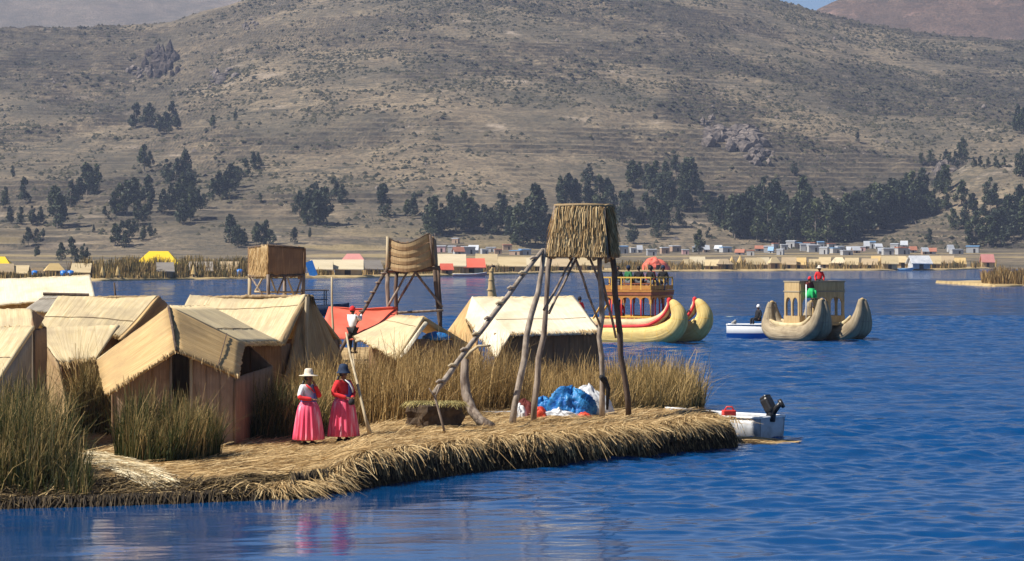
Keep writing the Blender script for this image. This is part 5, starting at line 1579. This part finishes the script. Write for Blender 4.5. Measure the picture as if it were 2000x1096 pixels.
def far_reeds(name, label, n, px0, px1, isl, back, h, mat, wid, gap=.5, sd=0):
    px = RS.uniform(px0, px1, n * 2)
    px = px[fbm(px / 22, px * 0 + sd, 401, 3) > RS.uniform(gap - .25, gap + .12, len(px))][:n]; n = len(px)
    b0 = RS.uniform(back[0], back[1], n)
    pt = np.array([isl(a, b) for a, b in zip(px, b0)])
    H = RS.uniform(h[0], h[1], n) * (.6 + .8 * fbm(px / 14, b0 / 6, 411, 2))
    ln = RS.normal(0, .13, (n, 2)); t = np.array([0, .5, 1.0])
    C = pt[:, None, :] + np.stack([H[:, None] * ln[:, 0:1] * t, H[:, None] * ln[:, 1:2] * t, H[:, None] * t], -1) - np.array([0, 0, .15])
    V, Fq, T = ribbons(C, RS.uniform(.6, 1.4, n) * wid, .35, np.stack([np.ones(n), RS.normal(0, .5, n), np.zeros(n)], 1))
    props(link(name, np_mesh(name, V, Fq, False, tint=T), M[mat]), label, 'reeds', kind='stuff')


far_reeds('far_reed_bed', 'brown reed belt on the far left island', 6500, 130, 520, iL, (4, 30), (1.6, 3.4), 'reed_mix', .16, .42)
far_reeds('far_reed_bed', 'low reeds edging the far left island', 2200, -60, 640, iL, (.5, 3), (.5, 1.3), 'reed_mix', .14, .5, 3)
far_reeds('far_reed_bed', 'sparse reeds on the far middle island', 2200, 620, 1330, iM, (3, 30), (.8, 2.0), 'reed_mix', .18, .52, 5)
far_reeds('far_reed_bed', 'reeds between the huts of the far right island', 5200, 1210, 1945, iR, (3, 60), (.8, 2.4), 'reed_mix', .22, .48, 7)
far_reeds('far_reed_bed', 'dense golden reeds on the islet at the right edge', 3800, 1918, 2080, iN, (1.5, 22), (.8, 2.2), 'reed_gold', .10, .3, 9)

# ------------------------------------------------------------------ far huts
HUT_WALL = {}
FW = {'cream': pm('far cream mat', (.46, .35, .19), (.62, .50, .30), (.8, 3, 3), .8), 'pale': pm('far pale mat', (.54, .45, .29), (.70, .60, .42), (.8, 3, 3), .8), 'tan': pm('far tan mat', (.36, .27, .16), (.52, .40, .25), (.8, 3, 3), .85),
      'grey': pm('far grey mat', (.28, .24, .20), (.42, .37, .31), (.8, 3, 3), .85), 'orange': M['salmon'], 'yellow': M['yellow_roof'], 'red': pm('faded red sheet', (.55, .22, .20), (.66, .30, .27), (1, 1, 1), .7),
      'gold': pm('far golden thatch', (.50, .34, .13), (.66, .48, .22), (.8, 3, 3), .85)}
WALLM = {'brown': pm('far brown wall', (.15, .10, .06), (.27, .19, .11), (2, 2, 2), .85), 'tan': pm('far tan wall', (.34, .25, .14), (.48, .37, .22), (2, 2, 2), .85), 'teal': M['teal'], 'dark': M['dark']}


def unit_hut(style):
    """unit hut meshes (length 1 along x, depth .8, height 1): wall, roof and doorway"""
    w = MB(); r = MB(); d = MB()
    if style == 'gable':
        w.add([(-.42, -.3, 0), (.42, -.3, 0), (.42, .3, 0), (-.42, .3, 0), (-.42, -.3, .5), (.42, -.3, .5), (.42, .3, .5), (-.42, .3, .5), (-.42, 0, .93), (.42, 0, .93)],
              [(0, 1, 5, 4), (2, 3, 7, 6), (1, 2, 6, 9, 5), (3, 0, 4, 8, 7)])
        for s in (-1, 1):
            A = [Vector((-.5, 0, 1)), Vector((.5, 0, 1)), Vector((.52, s * .42, .40)), Vector((-.52, s * .42, .42))]
            r.hexa(A, [v + Vector((0, 0, -.06)) for v in A])
        d.hexa([Vector((-.1, -.31, 0)), Vector((.1, -.31, 0)), Vector((.1, -.31, .42)), Vector((-.1, -.31, .42))], [Vector((-.1, -.28, 0)), Vector((.1, -.28, 0)), Vector((.1, -.28, .42)), Vector((-.1, -.28, .42))])
    elif style == 'cone':
        w.lathe([(.30, 0), (.30, .35), (.0, .35)], 14)
        r.lathe([(.44, .22), (.30, .55), (.12, .85), (.03, 1.0), (0, 1.02)], 14, (0, 0, 0), lambda rr, z, a: rr * (1 + .07 * math.sin(5 * a)))
        d.box((0, -.3, .16), (.14, .06, .32))
    elif style == 'hip':
        w.box((0, 0, .27), (.86, .6, .54))
        A = [(-.5, -.4, .52), (.5, -.4, .52), (.5, .4, .52), (-.5, .4, .52), (-.22, 0, 1), (.22, 0, 1), (-.5, -.4, .47), (.5, -.4, .47), (.5, .4, .47), (-.5, .4, .47)]
        r.add(A, [(0, 1, 5, 4), (1, 2, 5), (2, 3, 4, 5), (3, 0, 4), (6, 7, 1, 0), (7, 8, 2, 1), (8, 9, 3, 2), (9, 6, 0, 3), (9, 8, 7, 6)])
        d.box((.1, -.3, .25), (.2, .03, .4))
    else:
        w.box((0, 0, .4), (1, .8, .8))
        r.box((0, 0, .86), (1.08, .9, .10), rx=.06)
        d.box((.15, -.4, .28), (.16, .03, .5))
    return w, r, d


def mesh_of(mb, name):
    me = bpy.data.meshes.new(name)
    me.from_pydata([tuple(v) for v in mb.v], [], mb.f); me.update()
    bm = bmesh.new(); bm.from_mesh(me); bmesh.ops.recalc_face_normals(bm, faces=bm.faces); bm.to_mesh(me); bm.free()
    return me


_cache = {}


def hut_mesh(style, part, mat):
    k = (style, part, mat.name)
    if k not in _cache:
        me = mesh_of(unit_hut(style)[('wall', 'roof', 'doorway').index(part)], part)
        me.materials.append(mat)
        _cache[k] = me
    return _cache[k]


def far_hut(name, cat, label, px, isl, back, wpx, hpx, style, roof, wl, rz=0, group=None, base=None):
    b = base if base is not None else isl(px, back)
    s = F / b.y
    o = thing(name, label, cat, b + Vector((0, 0, -.05)), rz, group)
    if name == 'far_hut':
        wpx, hpx = wpx * .86, hpx * .86
    o.scale = (wpx / s, wpx / s * .8 if style != 'cone' else wpx / s, hpx / s)
    for part, m_ in (('wall', WALLM.get(wl) or wl), ('roof', FW.get(roof) or roof), ('doorway', M['dark'])):
        ob = bpy.data.objects.new(part, hut_mesh(style, part, m_)); COL.objects.link(ob); ob.parent = o
    return o


rr = random.Random(12)
# left far island
LH = [(8, 6, 44, 34, 'gable', 'tan', 'brown', .2, 'tan-roofed hut at the left frame edge on the far left island'), (-4, 14, 62, 42, 'hip', 'yellow', 'brown', 0, 'yellow-roofed house cut by the left frame edge'), (42, 5, 38, 30, 'gable', 'cream', 'brown', -.15, 'first cream hut from the left frame edge on the far left island'),
      (72, 10, 30, 24, 'gable', 'tan', 'brown', .6, 'low tan hut between two cream ones on the far left island'), (106, 6, 46, 34, 'hip', 'gold', 'tan', .3, 'golden domed hut left of the cream hut with deep eaves'), (160, 5, 46, 34, 'gable', 'cream', 'brown', -.1, 'cream hut with deep eaves left of the brown reed belt'),
      (310, 16, 84, 50, 'hip', 'yellow', 'teal', 0, 'large house with bright yellow roof and teal walls'), (322, 3, 40, 34, 'gable', 'grey', 'brown', .25, 'grey-roofed hut in front of the large yellow-roofed house'), (392, 8, 54, 34, 'gable', 'grey', 'tan', .15, 'low grey-tan hut right of the yellow-roofed house'),
      (446, 8, 50, 34, 'gable', 'tan', 'brown', -.2, 'brown hut left of the square watchtower box')]
for px, bk_, w_, h_, st, ro, wl_, rz_, lab in LH:
    far_hut('far_house' if ro == 'yellow' else 'far_hut', 'house' if ro == 'yellow' else 'hut', lab, px, iL, bk_, w_, h_, st, ro, wl_, rz_, None if ro == 'yellow' else 'huts on the far islands')
CONES = [(200, 'first'), (230, 'second'), (378, 'third')]
for px, w_ in CONES:
    far_hut('reed_stook', 'stook', '%s small cone-shaped reed stook from the left on the far left island' % w_, px, iL, 1.5, 12, 24, 'cone', 'gold', 'tan', 0, 'reed stooks')
for px, w_ in ((68, 'first'), (124, 'second'), (138, 'third'), (468, 'fourth')):
    o = thing('water_tank', '%s small bright blue tank from the left on the far left island' % w_, 'tank', iL(px, 3), 0, 'blue tanks')
    MB().tube([(0, 0, 0), (0, 0, 1.2)], .55, 12).build('drum', M['boat_blue'], o, True, local=True); MB().lathe([(.5, 1.2), (.3, 1.32), (0, 1.36)], 12).build('lid', M['boat_blue'], o, True, local=True)
o = thing('slide', 'bright blue sheet leaning on a frame right of the square watchtower', 'sheet', iM(608, 1.5))
MB().box((0, 0, 1.3), (1.5, .12, 3.0), ry=-.35).build('sheet', M['boat_blue'], o, local=True); MB().tube([(.5, .5, 0), (-.2, .1, 2.3)], .06, 6).build('prop', M['pole_dark'], o, local=True)
MH = [(628, 8, 52, 36, 'gable', 'pale', 'brown', 0, 'pale hut right of the leaning blue sheet'), (680, 6, 70, 36, 'gable', 'pale', 'tan', 0, 'long pale hut with two dark openings left of the middle watchtower'), (690, 20, 66, 48, 'hip', 'red', 'tan', 0, 'faded red roof behind the long pale hut'),
      (724, 9, 48, 34, 'gable', 'grey', 'brown', .5, 'brown gabled hut right of the long pale hut'), (880, 14, 70, 44, 'gable', 'pale', 'tan', 0, 'pale hut behind the salmon roofed far hut'), (872, 3, 30, 24, 'gable', 'orange', 'brown', .2, 'small salmon sheet shelter left of the salmon roofed far hut'),
      (920, 5, 62, 34, 'gable', 'orange', 'tan', .1, 'far hut with salmon red roof left of the tall watchtower'), (950, 18, 50, 42, 'gable', 'cream', 'tan', 0, 'cream hut behind the salmon roofed far hut'), (1000, 8, 64, 34, 'gable', 'cream', 'tan', 0, 'cream hut with tan front left of the tall watchtower'),
      (1048, 12, 50, 32, 'gable', 'pale', 'brown', 0, 'pale hut seen behind the tall watchtower ladder'), (1150, 10, 54, 30, 'gable', 'cream', 'brown', .1, 'cream hut seen between the tall watchtower legs'), (1098, 8, 44, 28, 'gable', 'tan', 'brown', -.2, 'tan hut seen through the tall watchtower legs')]
for px, bk_, w_, h_, st, ro, wl_, rz_, lab in MH:
    far_hut('far_hut', 'hut', lab, px, iM, bk_, w_, h_, st, ro, wl_, rz_, 'huts on the far islands')
o = thing('tent', 'rounded salmon pink tent behind the tourists of the yellow boat', 'tent', iM(1280, 8))
cloth_heap('cover', M['salmon'], o, o.location, 3.4, 2.4, 3.0, 7, .3)
MB().box(o.location + Vector((.6, -2.5, .6)), (1.1, .3, 1.4)).build('opening', M['dark'], o)
kinds = ['cream', 'pale', 'cream', 'tan', 'gold', 'cream']
xsR = [1350, 1362, 1390, 1412, 1432, 1448, 1470, 1490, 1512, 1540, 1562, 1592, 1612, 1640, 1664, 1696, 1720, 1740, 1764, 1800, 1822, 1846, 1870]
for k, px in enumerate(xsR):
    st = 'cone' if px in (1432, 1448, 1700) else ('hip' if k % 5 == 3 else 'gable')
    ro = 'gold' if st == 'cone' else kinds[k % 6]
    far_hut('far_hut', 'hut', '%s %s reed hut from the left on the long far island before the town' % (ORD[k], {'cream': 'cream', 'pale': 'pale', 'tan': 'tan', 'gold': 'golden'}[ro]), px + rr.uniform(-3, 3), iR, rr.uniform(3, 40), rr.uniform(26, 46) if st != 'cone' else 24,
            rr.uniform(22, 30), st, ro, rr.choice(['brown', 'brown', 'tan']), rr.uniform(-.35, .35), 'huts on the far islands')
far_hut('far_house', 'house', 'small house with orange tiled roof near the right end of the long island', 1928, iR, 6, 26, 26, 'gable', 'red', 'tan', .1)
far_hut('far_shed', 'shed', 'white and pale blue tent shed on the right part of the long island', 1795, iR, .5, 44, 26, 'gable', M['tarp_white'], M['boat_hull_grey'], .3)
o = thing('moored_dinghy', 'pale blue dinghy left of the white tent shed', 'boat', PZ(1768, 529, 0) + Vector((0, -1, -.2)), .2)
mb, sec = hull(4.5, 1.4, .9, .3); mb.build('hull', pm('pale blue hull', (.2, .45, .65), (.3, .55, .75), (1, 1, 1), .5), o, True, local=True)
gunwale(sec, .05).build('gunwale', M['boat_white'], o, True, local=True)
o = thing('moored_dinghy', 'red and white dinghy below the salmon roofed far hut', 'boat', PZ(918, 540, 0) + Vector((0, -1.2, -.2)), .0)
mb, sec = hull(7, 1.8, .7, .4); mb.build('hull', FW['red'], o, True, local=True)
gunwale(sec, .06).build('gunwale', M['boat_white'], o, True, local=True)

# ------------------------------------------------------------------ lakeside town
TOWN = {'white': pm('white plaster', (.38, .38, .38), (.52, .51, .50), (.6, .6, .6), .8), 'grey': pm('cement wall', (.34, .34, .35), (.46, .46, .46), (.6, .6, .6), .85), 'adobe': pm('adobe wall', (.34, .23, .16), (.45, .32, .23), (.6, .6, .6), .9),
        'zinc': pm('zinc sheet', (.48, .51, .56), (.64, .66, .70), (1, 1, 1), .45), 'bluesheet': pm('blue sheet', (.16, .34, .6), (.25, .45, .7), (1, 1, 1), .5), 'tile': pm('clay tile', (.34, .13, .08), (.46, .20, .13), (1, 1, 1), .8), 'pinkwall': pm('pink plaster', (.6, .36, .34), (.68, .44, .42), (1, 1, 1), .8)}
cw = {'white': 'white', 'grey': 'cement grey', 'adobe': 'brown adobe', 'pinkwall': 'pink', 'zinc': 'zinc', 'bluesheet': 'blue', 'tile': 'red tiled'}
spots = [(700 + k * 0, 0) for k in range(0)]
for k in range(11):
    spots.append((862 + k * 16 + rr.uniform(-5, 5), rr.uniform(488, 499)))
for k in range(15):
    spots.append((1212 + k * 21 + rr.uniform(-6, 6), rr.uniform(490, 500)))
for k in range(26):
    spots.append((1505 + k * 10.5 + rr.uniform(-5, 5), rr.uniform(482, 499)))
for px, py in ((1760, 494), (1766, 497), (1783, 493), (1806, 497), (1818, 496), (1856, 492), (1868, 496), (1900, 494), (890, 476), (1370, 490)):
    spots.append((px, py))
spots.sort()
for k, (px, py) in enumerate(spots):
    b = hit(px, py, 830, 1300)
    w_ = rr.choice(['white', 'white', 'grey', 'adobe', 'white', 'pinkwall' if k % 9 == 0 else 'grey']); ro = rr.choice(['zinc', 'zinc', 'zinc', 'bluesheet', 'tile'])
    if px == 1900:
        w_, ro = 'grey', 'bluesheet'
    far_hut('town_house', 'house', '%s lakeside town house counted from the left, %s with %s roof' % (ordw(k), cw[w_], cw[ro]), px, None, 0, rr.uniform(11, 24), rr.uniform(10, 17), rr.choice(['flat', 'flat', 'gable']), TOWN[ro], TOWN[w_], rr.uniform(-.5, .5), 'houses of the lakeside town', base=b)


# ------------------------------------------------------------------ trees
def tree_proto(seed, slim):
    """a ten metre eucalyptus: tapered trunk with limbs, crown of many leaf sprays"""
    r = random.Random(seed)
    tm = MB()
    H = 10.0
    bend = r.uniform(-.3, .3)
    tr = [(bend * (z / H) ** 2, r.uniform(-.08, .08), z) for z in (-.4, 1.5, 3.5, 5.5, 7.5, 9.0)]
    tm.tube(tr, [.24, .20, .16, .12, .07, .03], 6)
    clusters = []
    for k in range(r.randint(14, 18)):
        t = r.uniform(.16, .97)
        a = r.uniform(0, 2 * math.pi)
        rad = slim * (1.0 - .62 * abs(t - .42)) * r.uniform(.35, 1.0) * (1 if t < .75 else (1 - t) * 2.6 + .3)
        c = Vector((bend * t * t + math.cos(a) * rad, math.sin(a) * rad, H * t))
        z0 = max(.8, H * t - r.uniform(.8, 1.8))
        tm.tube([(bend * (z0 / H) ** 2, 0, z0), tuple(c)], [.07, .02], 4)
        clusters.append((c, r.uniform(.9, 1.55) * (1 if t < .8 else .75)))
    clusters.append((Vector((bend, 0, H * .96)), .75))
    tme = mesh_of(tm, 'trunk')
    tme.materials.append(M['bark'])
    rs = np.random.RandomState(seed)
    per = 62
    C = []; TT = []
    for c, R in clusters:
        d = rs.normal(0, 1, (per, 3)); d /= np.linalg.norm(d, axis=1)[:, None]
        p = np.array(c) + d * (R * rs.uniform(.25, 1.0, per) ** .6)[:, None] * np.array([1, 1, 1.15])
        C.append(p); TT.append(np.clip(rs.normal(.45, .25, per) + rs.normal(0, .15), 0, 1))
    C = np.concatenate(C); TT = np.concatenate(TT); n = len(C)
    ax = rs.normal(0, 1, (n, 3)); ax /= np.linalg.norm(ax, axis=1)[:, None]
    bx = np.cross(ax, rs.normal(0, 1, (n, 3))); bx /= np.linalg.norm(bx, axis=1)[:, None]
    s1 = rs.uniform(.28, .62, n)[:, None]; s2 = rs.uniform(.20, .42, n)[:, None]
    V = np.stack([C - ax * s1, C + bx * s2, C + ax * s1, C - bx * s2 * .7], 1).reshape(-1, 3)
    Fq = np.arange(n * 4).reshape(-1, 4)
    cme = np_mesh('crown', V, Fq, False, tint=np.repeat(TT, 4))
    cme.materials.append(M['leaf'])
    return tme, cme


PROTO = [tree_proto(s, sl) for s, sl in ((1, 1.9), (2, 2.3), (3, 2.7), (4, 3.1), (5, 2.0), (6, 2.5), (7, 2.9), (8, 1.6))]


def tree(px, py, hpx, label, group, rr_):
    b = hit(px, py)
    Hm = hpx * b.y / F
    t = thing('eucalyptus_tree', label, 'tree', b, rr_.uniform(0, 6.28), group)
    s = Hm / 10.0
    w = s * rr_.uniform(.9, 1.2); s *= 1.1
    t.scale = (w, w, s)
    me = PROTO[rr_.randrange(8)]
    for nm, m_ in zip(('trunk', 'crown'), me):
        o = bpy.data.objects.new(nm, m_); COL.objects.link(o); o.parent = t


rt = random.Random(21)
CL = {
    'tree of the grove at the left frame edge': [(10, 408, 35), (48, 400, 45), (20, 438, 30), (40, 440, 30), (62, 440, 32), (80, 438, 30), (112, 447, 72), (105, 420, 50), (120, 440, 50)],
    'tree in the slanting row rising right of the left-edge grove': [(138, 405, 45), (155, 395, 42), (170, 382, 55), (188, 375, 48), (180, 378, 40)],
    'tree in the big central clump of the left hillside': [(222, 422, 42), (235, 420, 50), (248, 415, 55), (262, 405, 50), (275, 400, 34), (290, 398, 48), (284, 396, 40), (318, 418, 42), (335, 410, 45), (345, 402, 38), (355, 390, 45), (370, 385, 42), (375, 400, 40), (358, 438, 52), (372, 432, 55), (388, 412, 38),
                                                                  (270, 437, 40), (285, 435, 32), (292, 420, 28)],
    'tree of the pointed group above the central left clump': [(325, 358, 40), (345, 352, 36), (363, 350, 52), (372, 358, 32)],
    'tree in the diagonal line right of the central left clump': [(415, 390, 36), (430, 390, 46), (442, 384, 44), (450, 375, 48), (462, 365, 36), (478, 347, 32), (495, 332, 30), (505, 325, 24)],
    'tree in the low thicket right above the yellow-roofed house': [(225, 480, 36), (240, 482, 42), (252, 468, 34), (262, 460, 26), (280, 470, 26), (293, 465, 26), (205, 432, 20)],
    'small tree low on the left hillside above the far huts': [(55, 480, 30), (72, 478, 26), (85, 465, 16), (72, 500, 20), (120, 510, 32), (140, 505, 36), (165, 510, 30), (150, 515, 18)],
    'tree in the round pair just above the square watchtower': [(450, 475, 50), (465, 485, 38), (478, 480, 28), (500, 478, 38), (520, 478, 42), (510, 480, 34)],
    'tree in the highest clump on the left hillside': [(265, 250, 42), (292, 246, 38), (310, 262, 32), (325, 262, 36), (337, 250, 40), (346, 256, 26)],
    'tree in the tight clump left of the middle watchtower': [(585, 430, 45), (600, 437, 52), (618, 440, 60), (632, 440, 66), (618, 380, 22), (652, 395, 36), (668, 400, 36), (610, 415, 45)],
    'tree in the sparse pair above the middle watchtower': [(750, 422, 56), (742, 395, 26), (795, 427, 32), (808, 422, 36)],
    'tree in the wood between the middle and tall watchtowers': [(838, 455, 60), (850, 460, 68), (862, 455, 50), (880, 442, 60), (890, 455, 60), (905, 450, 68), (918, 450, 55), (930, 452, 48), (945, 456, 46), (960, 456, 44), (975, 447, 60), (985, 432, 46), (995, 452, 44), (1000, 475, 60), (1015, 480, 72), (1030, 478, 80), (1045, 470, 95),
                                                             (1060, 475, 62), (1072, 470, 44)],
    'tree of the wood behind the tall watchtower box': [(1095, 402, 50), (1110, 402, 56), (1125, 402, 46), (1150, 362, 36), (1150, 402, 46), (1170, 407, 55), (1185, 407, 52), (1195, 420, 50), (1230, 352, 32), (1237, 367, 46), (1250, 352, 32), (1265, 372, 46), (1280, 372, 52), (1300, 362, 42), (1320, 352, 36),
                                                                       (1340, 377, 56), (1350, 362, 46), (1360, 382, 36), (1215, 442, 60), (1230, 432, 52), (1260, 442, 56), (1275, 446, 52), (1300, 442, 60), (1290, 402, 50), (1310, 402, 52), (1335, 412, 52), (1350, 415, 46), (1370, 392, 28), (1280, 465, 42), (1300, 456, 34), (1325, 441, 32)],
    'tree in the group left of the big lakeside wood': [(1395, 441, 46), (1410, 446, 56), (1430, 450, 52), (1382, 422, 36), (1422, 440, 40)],
    'tree in the upper fringe of the right-hand wood': [(1750, 408, 50), (1770, 402, 56), (1800, 388, 52), (1845, 377, 48), (1795, 422, 34), (1810, 412, 32), (1825, 413, 36), (1845, 414, 38), (1835, 380, 40)],
    'tree in the dark stand at the right frame edge': [(1860, 450, 38), (1885, 447, 42), (1900, 422, 38), (1935, 402, 48), (1935, 432, 52), (1905, 470, 46), (1920, 478, 46), (1930, 481, 52), (1945, 478, 56), (1955, 476, 60), (1970, 462, 70), (1980, 470, 60), (1990, 456, 80), (2000, 465, 70), (1895, 486, 40)],
    'tree high at the right frame edge above the knoll': [(1988, 252, 42), (1998, 262, 46), (1996, 348, 48), (2004, 340, 40)],
    'low tree along the top of the right knoll': [(1900, 328, 18), (1915, 328, 20), (1930, 327, 18), (1945, 328, 20), (1960, 327, 18), (1880, 312, 36), (1866, 330, 30), (1875, 322, 28), (1848, 318, 22), (1800, 325, 20), (1815, 322, 24)],
}
for lab, lst in CL.items():
    for i_, a in enumerate(sorted(lst)):
        tree(a[0] + rt.uniform(-.4, .4), a[1], a[2], '%s from left, dark %s' % (ordw(i_), lab), lab.replace('tree', 'trees', 1), rt)
for px, py, hp, lab in ((25, 348, 22, 'lone small dark tree high near the left frame edge'), (415, 250, 22, 'lone small tree right of the highest left clump'), (460, 237, 18, 'tiny lone tree farthest right of the highest left clump'), (282, 335, 46, 'taller lone tree above the pair of pointed trees'), (294, 327, 26, 'small tree leaning on the taller lone tree'),
                        (508, 398, 18, 'lone small tree right of the diagonal tree line'), (183, 456, 14, 'tiny lone tree left of the low thicket'), (575, 476, 28, 'pointed lone tree above the square watchtower box corner'), (605, 466, 18, 'small lone tree right of the pointed one'), (1238, 476, 40, 'rounded lone tree right of the tall watchtower box'),
                        (1365, 496, 42, 'rounded tree rising among the town roofs'), (1386, 470, 22, 'small tree right of the rounded town tree'), (1878, 402, 42, 'lone tree on the tan slope of the right knoll'), (1815, 477, 26, 'small lone tree low on the right knoll'), (1550, 345, 24, 'small tree cresting above the big lakeside wood'), (1675, 282, 18, 'lone dark bush tree in the middle of the terraces')):
    tree(px, py, hp, lab, None, rt)
# the big lakeside wood
top_ = lambda px: np.interp(px, [1425, 1470, 1530, 1555, 1580, 1650, 1720, 1800], [452, 440, 415, 408, 440, 440, 420, 412])
bot_ = lambda px: np.interp(px, [1425, 1500, 1600, 1660, 1720, 1800], [472, 478, 486, 474, 450, 424])
for k in range(105):
    px = 1428 + (k / 105) * 370 + rt.uniform(-4, 4)
    py = lerp(float(top_(px)), float(bot_(px)), rt.random())
    tree(px, py, rt.uniform(44, 74), 'dark tree in the big dense wood behind the lakeside town', 'trees of the big lakeside wood', rt)

# saplings and undergrowth filling the groves, merged because they read as one mass
PV = []; PF = []; PT = []; off = 0
src = []
for tme, cme in PROTO[:4]:
    v = np.empty(len(cme.vertices) * 3, np.float32); cme.vertices.foreach_get('co', v)
    t_ = np.empty(len(cme.vertices), np.float32); cme.attributes['tint'].data.foreach_get('value', t_)
    v = v.reshape(-1, 4, 3)[::2].reshape(-1, 3); t_ = t_.reshape(-1, 4)[::2].ravel()
    src.append((v, t_))
fill = []
for lab, lst in CL.items():
    for a in lst:
        for q in range(1):
            fill.append((a[0] + rt.uniform(-11, 11), a[1] + rt.uniform(-5, 4), a[2] * rt.uniform(.45, .8)))
for k in range(70):
    px = rt.uniform(1420, 1830)
    fill.append((px, lerp(float(top_(px)) - 8, float(bot_(px)), rt.random()), rt.uniform(24, 46)))
for px, py, hp in fill:
    b = hit(px, py); s = hp * b.y / F / 10.0; a = rt.uniform(0, 6.28)
    v, t_ = src[rt.randrange(4)]
    ca, sa = math.cos(a), math.sin(a)
    w = np.stack([(v[:, 0] * ca - v[:, 1] * sa) * s * 1.3, (v[:, 0] * sa + v[:, 1] * ca) * s * 1.3, v[:, 2] * s - .8 * s], 1) + np.array(b)
    PV.append(w); PT.append(t_); PF.append(np.arange(len(w)).reshape(-1, 4) + off); off += len(w)
props(link('undergrowth', np_mesh('undergrowth', np.concatenate(PV), np.concatenate(PF), False, tint=np.concatenate(PT)), M['leaf']), 'dark saplings and undergrowth filling the hillside groves', 'undergrowth', kind='stuff')

# ------------------------------------------------------------------ rock outcrops
def outcrop(px, py, wpx, hpx, label, n, seed, tall=1.0, mat='rock'):
    b = hit(px, py)
    s = F / b.y
    o = thing('rock_outcrop', label, 'rock', b)
    r = random.Random(seed)
    for k in range(n):
        cx = max(-.5, min(.5, r.gauss(0, .26))) * wpx / s; up = r.uniform(0, 1)
        q = hit(px + cx * s, py - up * hpx * .7)
        rad = r.uniform(.05, .19) * wpx / s
        bm = bmesh.new(); bmesh.ops.create_icosphere(bm, subdivisions=1, radius=1)
        for v in bm.verts:
            f_ = .4 + 1.2 * float(fbm(v.co.x * 2.3 + seed + k * 3, v.co.y * 2.3 + v.co.z * 2.9, seed + k, 2))
            v.co = Vector((v.co.x * rad * f_, v.co.y * rad * f_, v.co.z * rad * f_ * tall * r.uniform(.85, 1.2))) + (q - b)
        me = bpy.data.meshes.new('rock'); bm.to_mesh(me); bm.free()
        link('rock', me, M[mat], o)


outcrop(318, 150, 70, 65, 'dark craggy rock tower high on the left hillside', 46, 3, 1.9, 'rock_dark')
outcrop(275, 150, 50, 24, 'low reddish rocks left of the dark craggy tower', 17, 5, 1.0)
outcrop(430, 165, 60, 40, 'pale slanting rock band right of the dark craggy tower', 19, 9, .8)
outcrop(1385, 255, 36, 26, 'dark rock knob at the top of the right rock field', 15, 11, 1.3)
outcrop(1440, 290, 110, 50, 'broad grey rock field on the middle right hillside', 52, 13, 1.0)
outcrop(1480, 325, 60, 40, 'lower rocks trailing down from the grey rock field', 26, 15, 1.0)
outcrop(1835, 350, 50, 40, 'pale rocky face at the top of the right knoll', 19, 17, 1.1)
outcrop(490, 60, 30, 20, 'dark rocks near the left ridge line', 13, 19, 1.2)

haze()
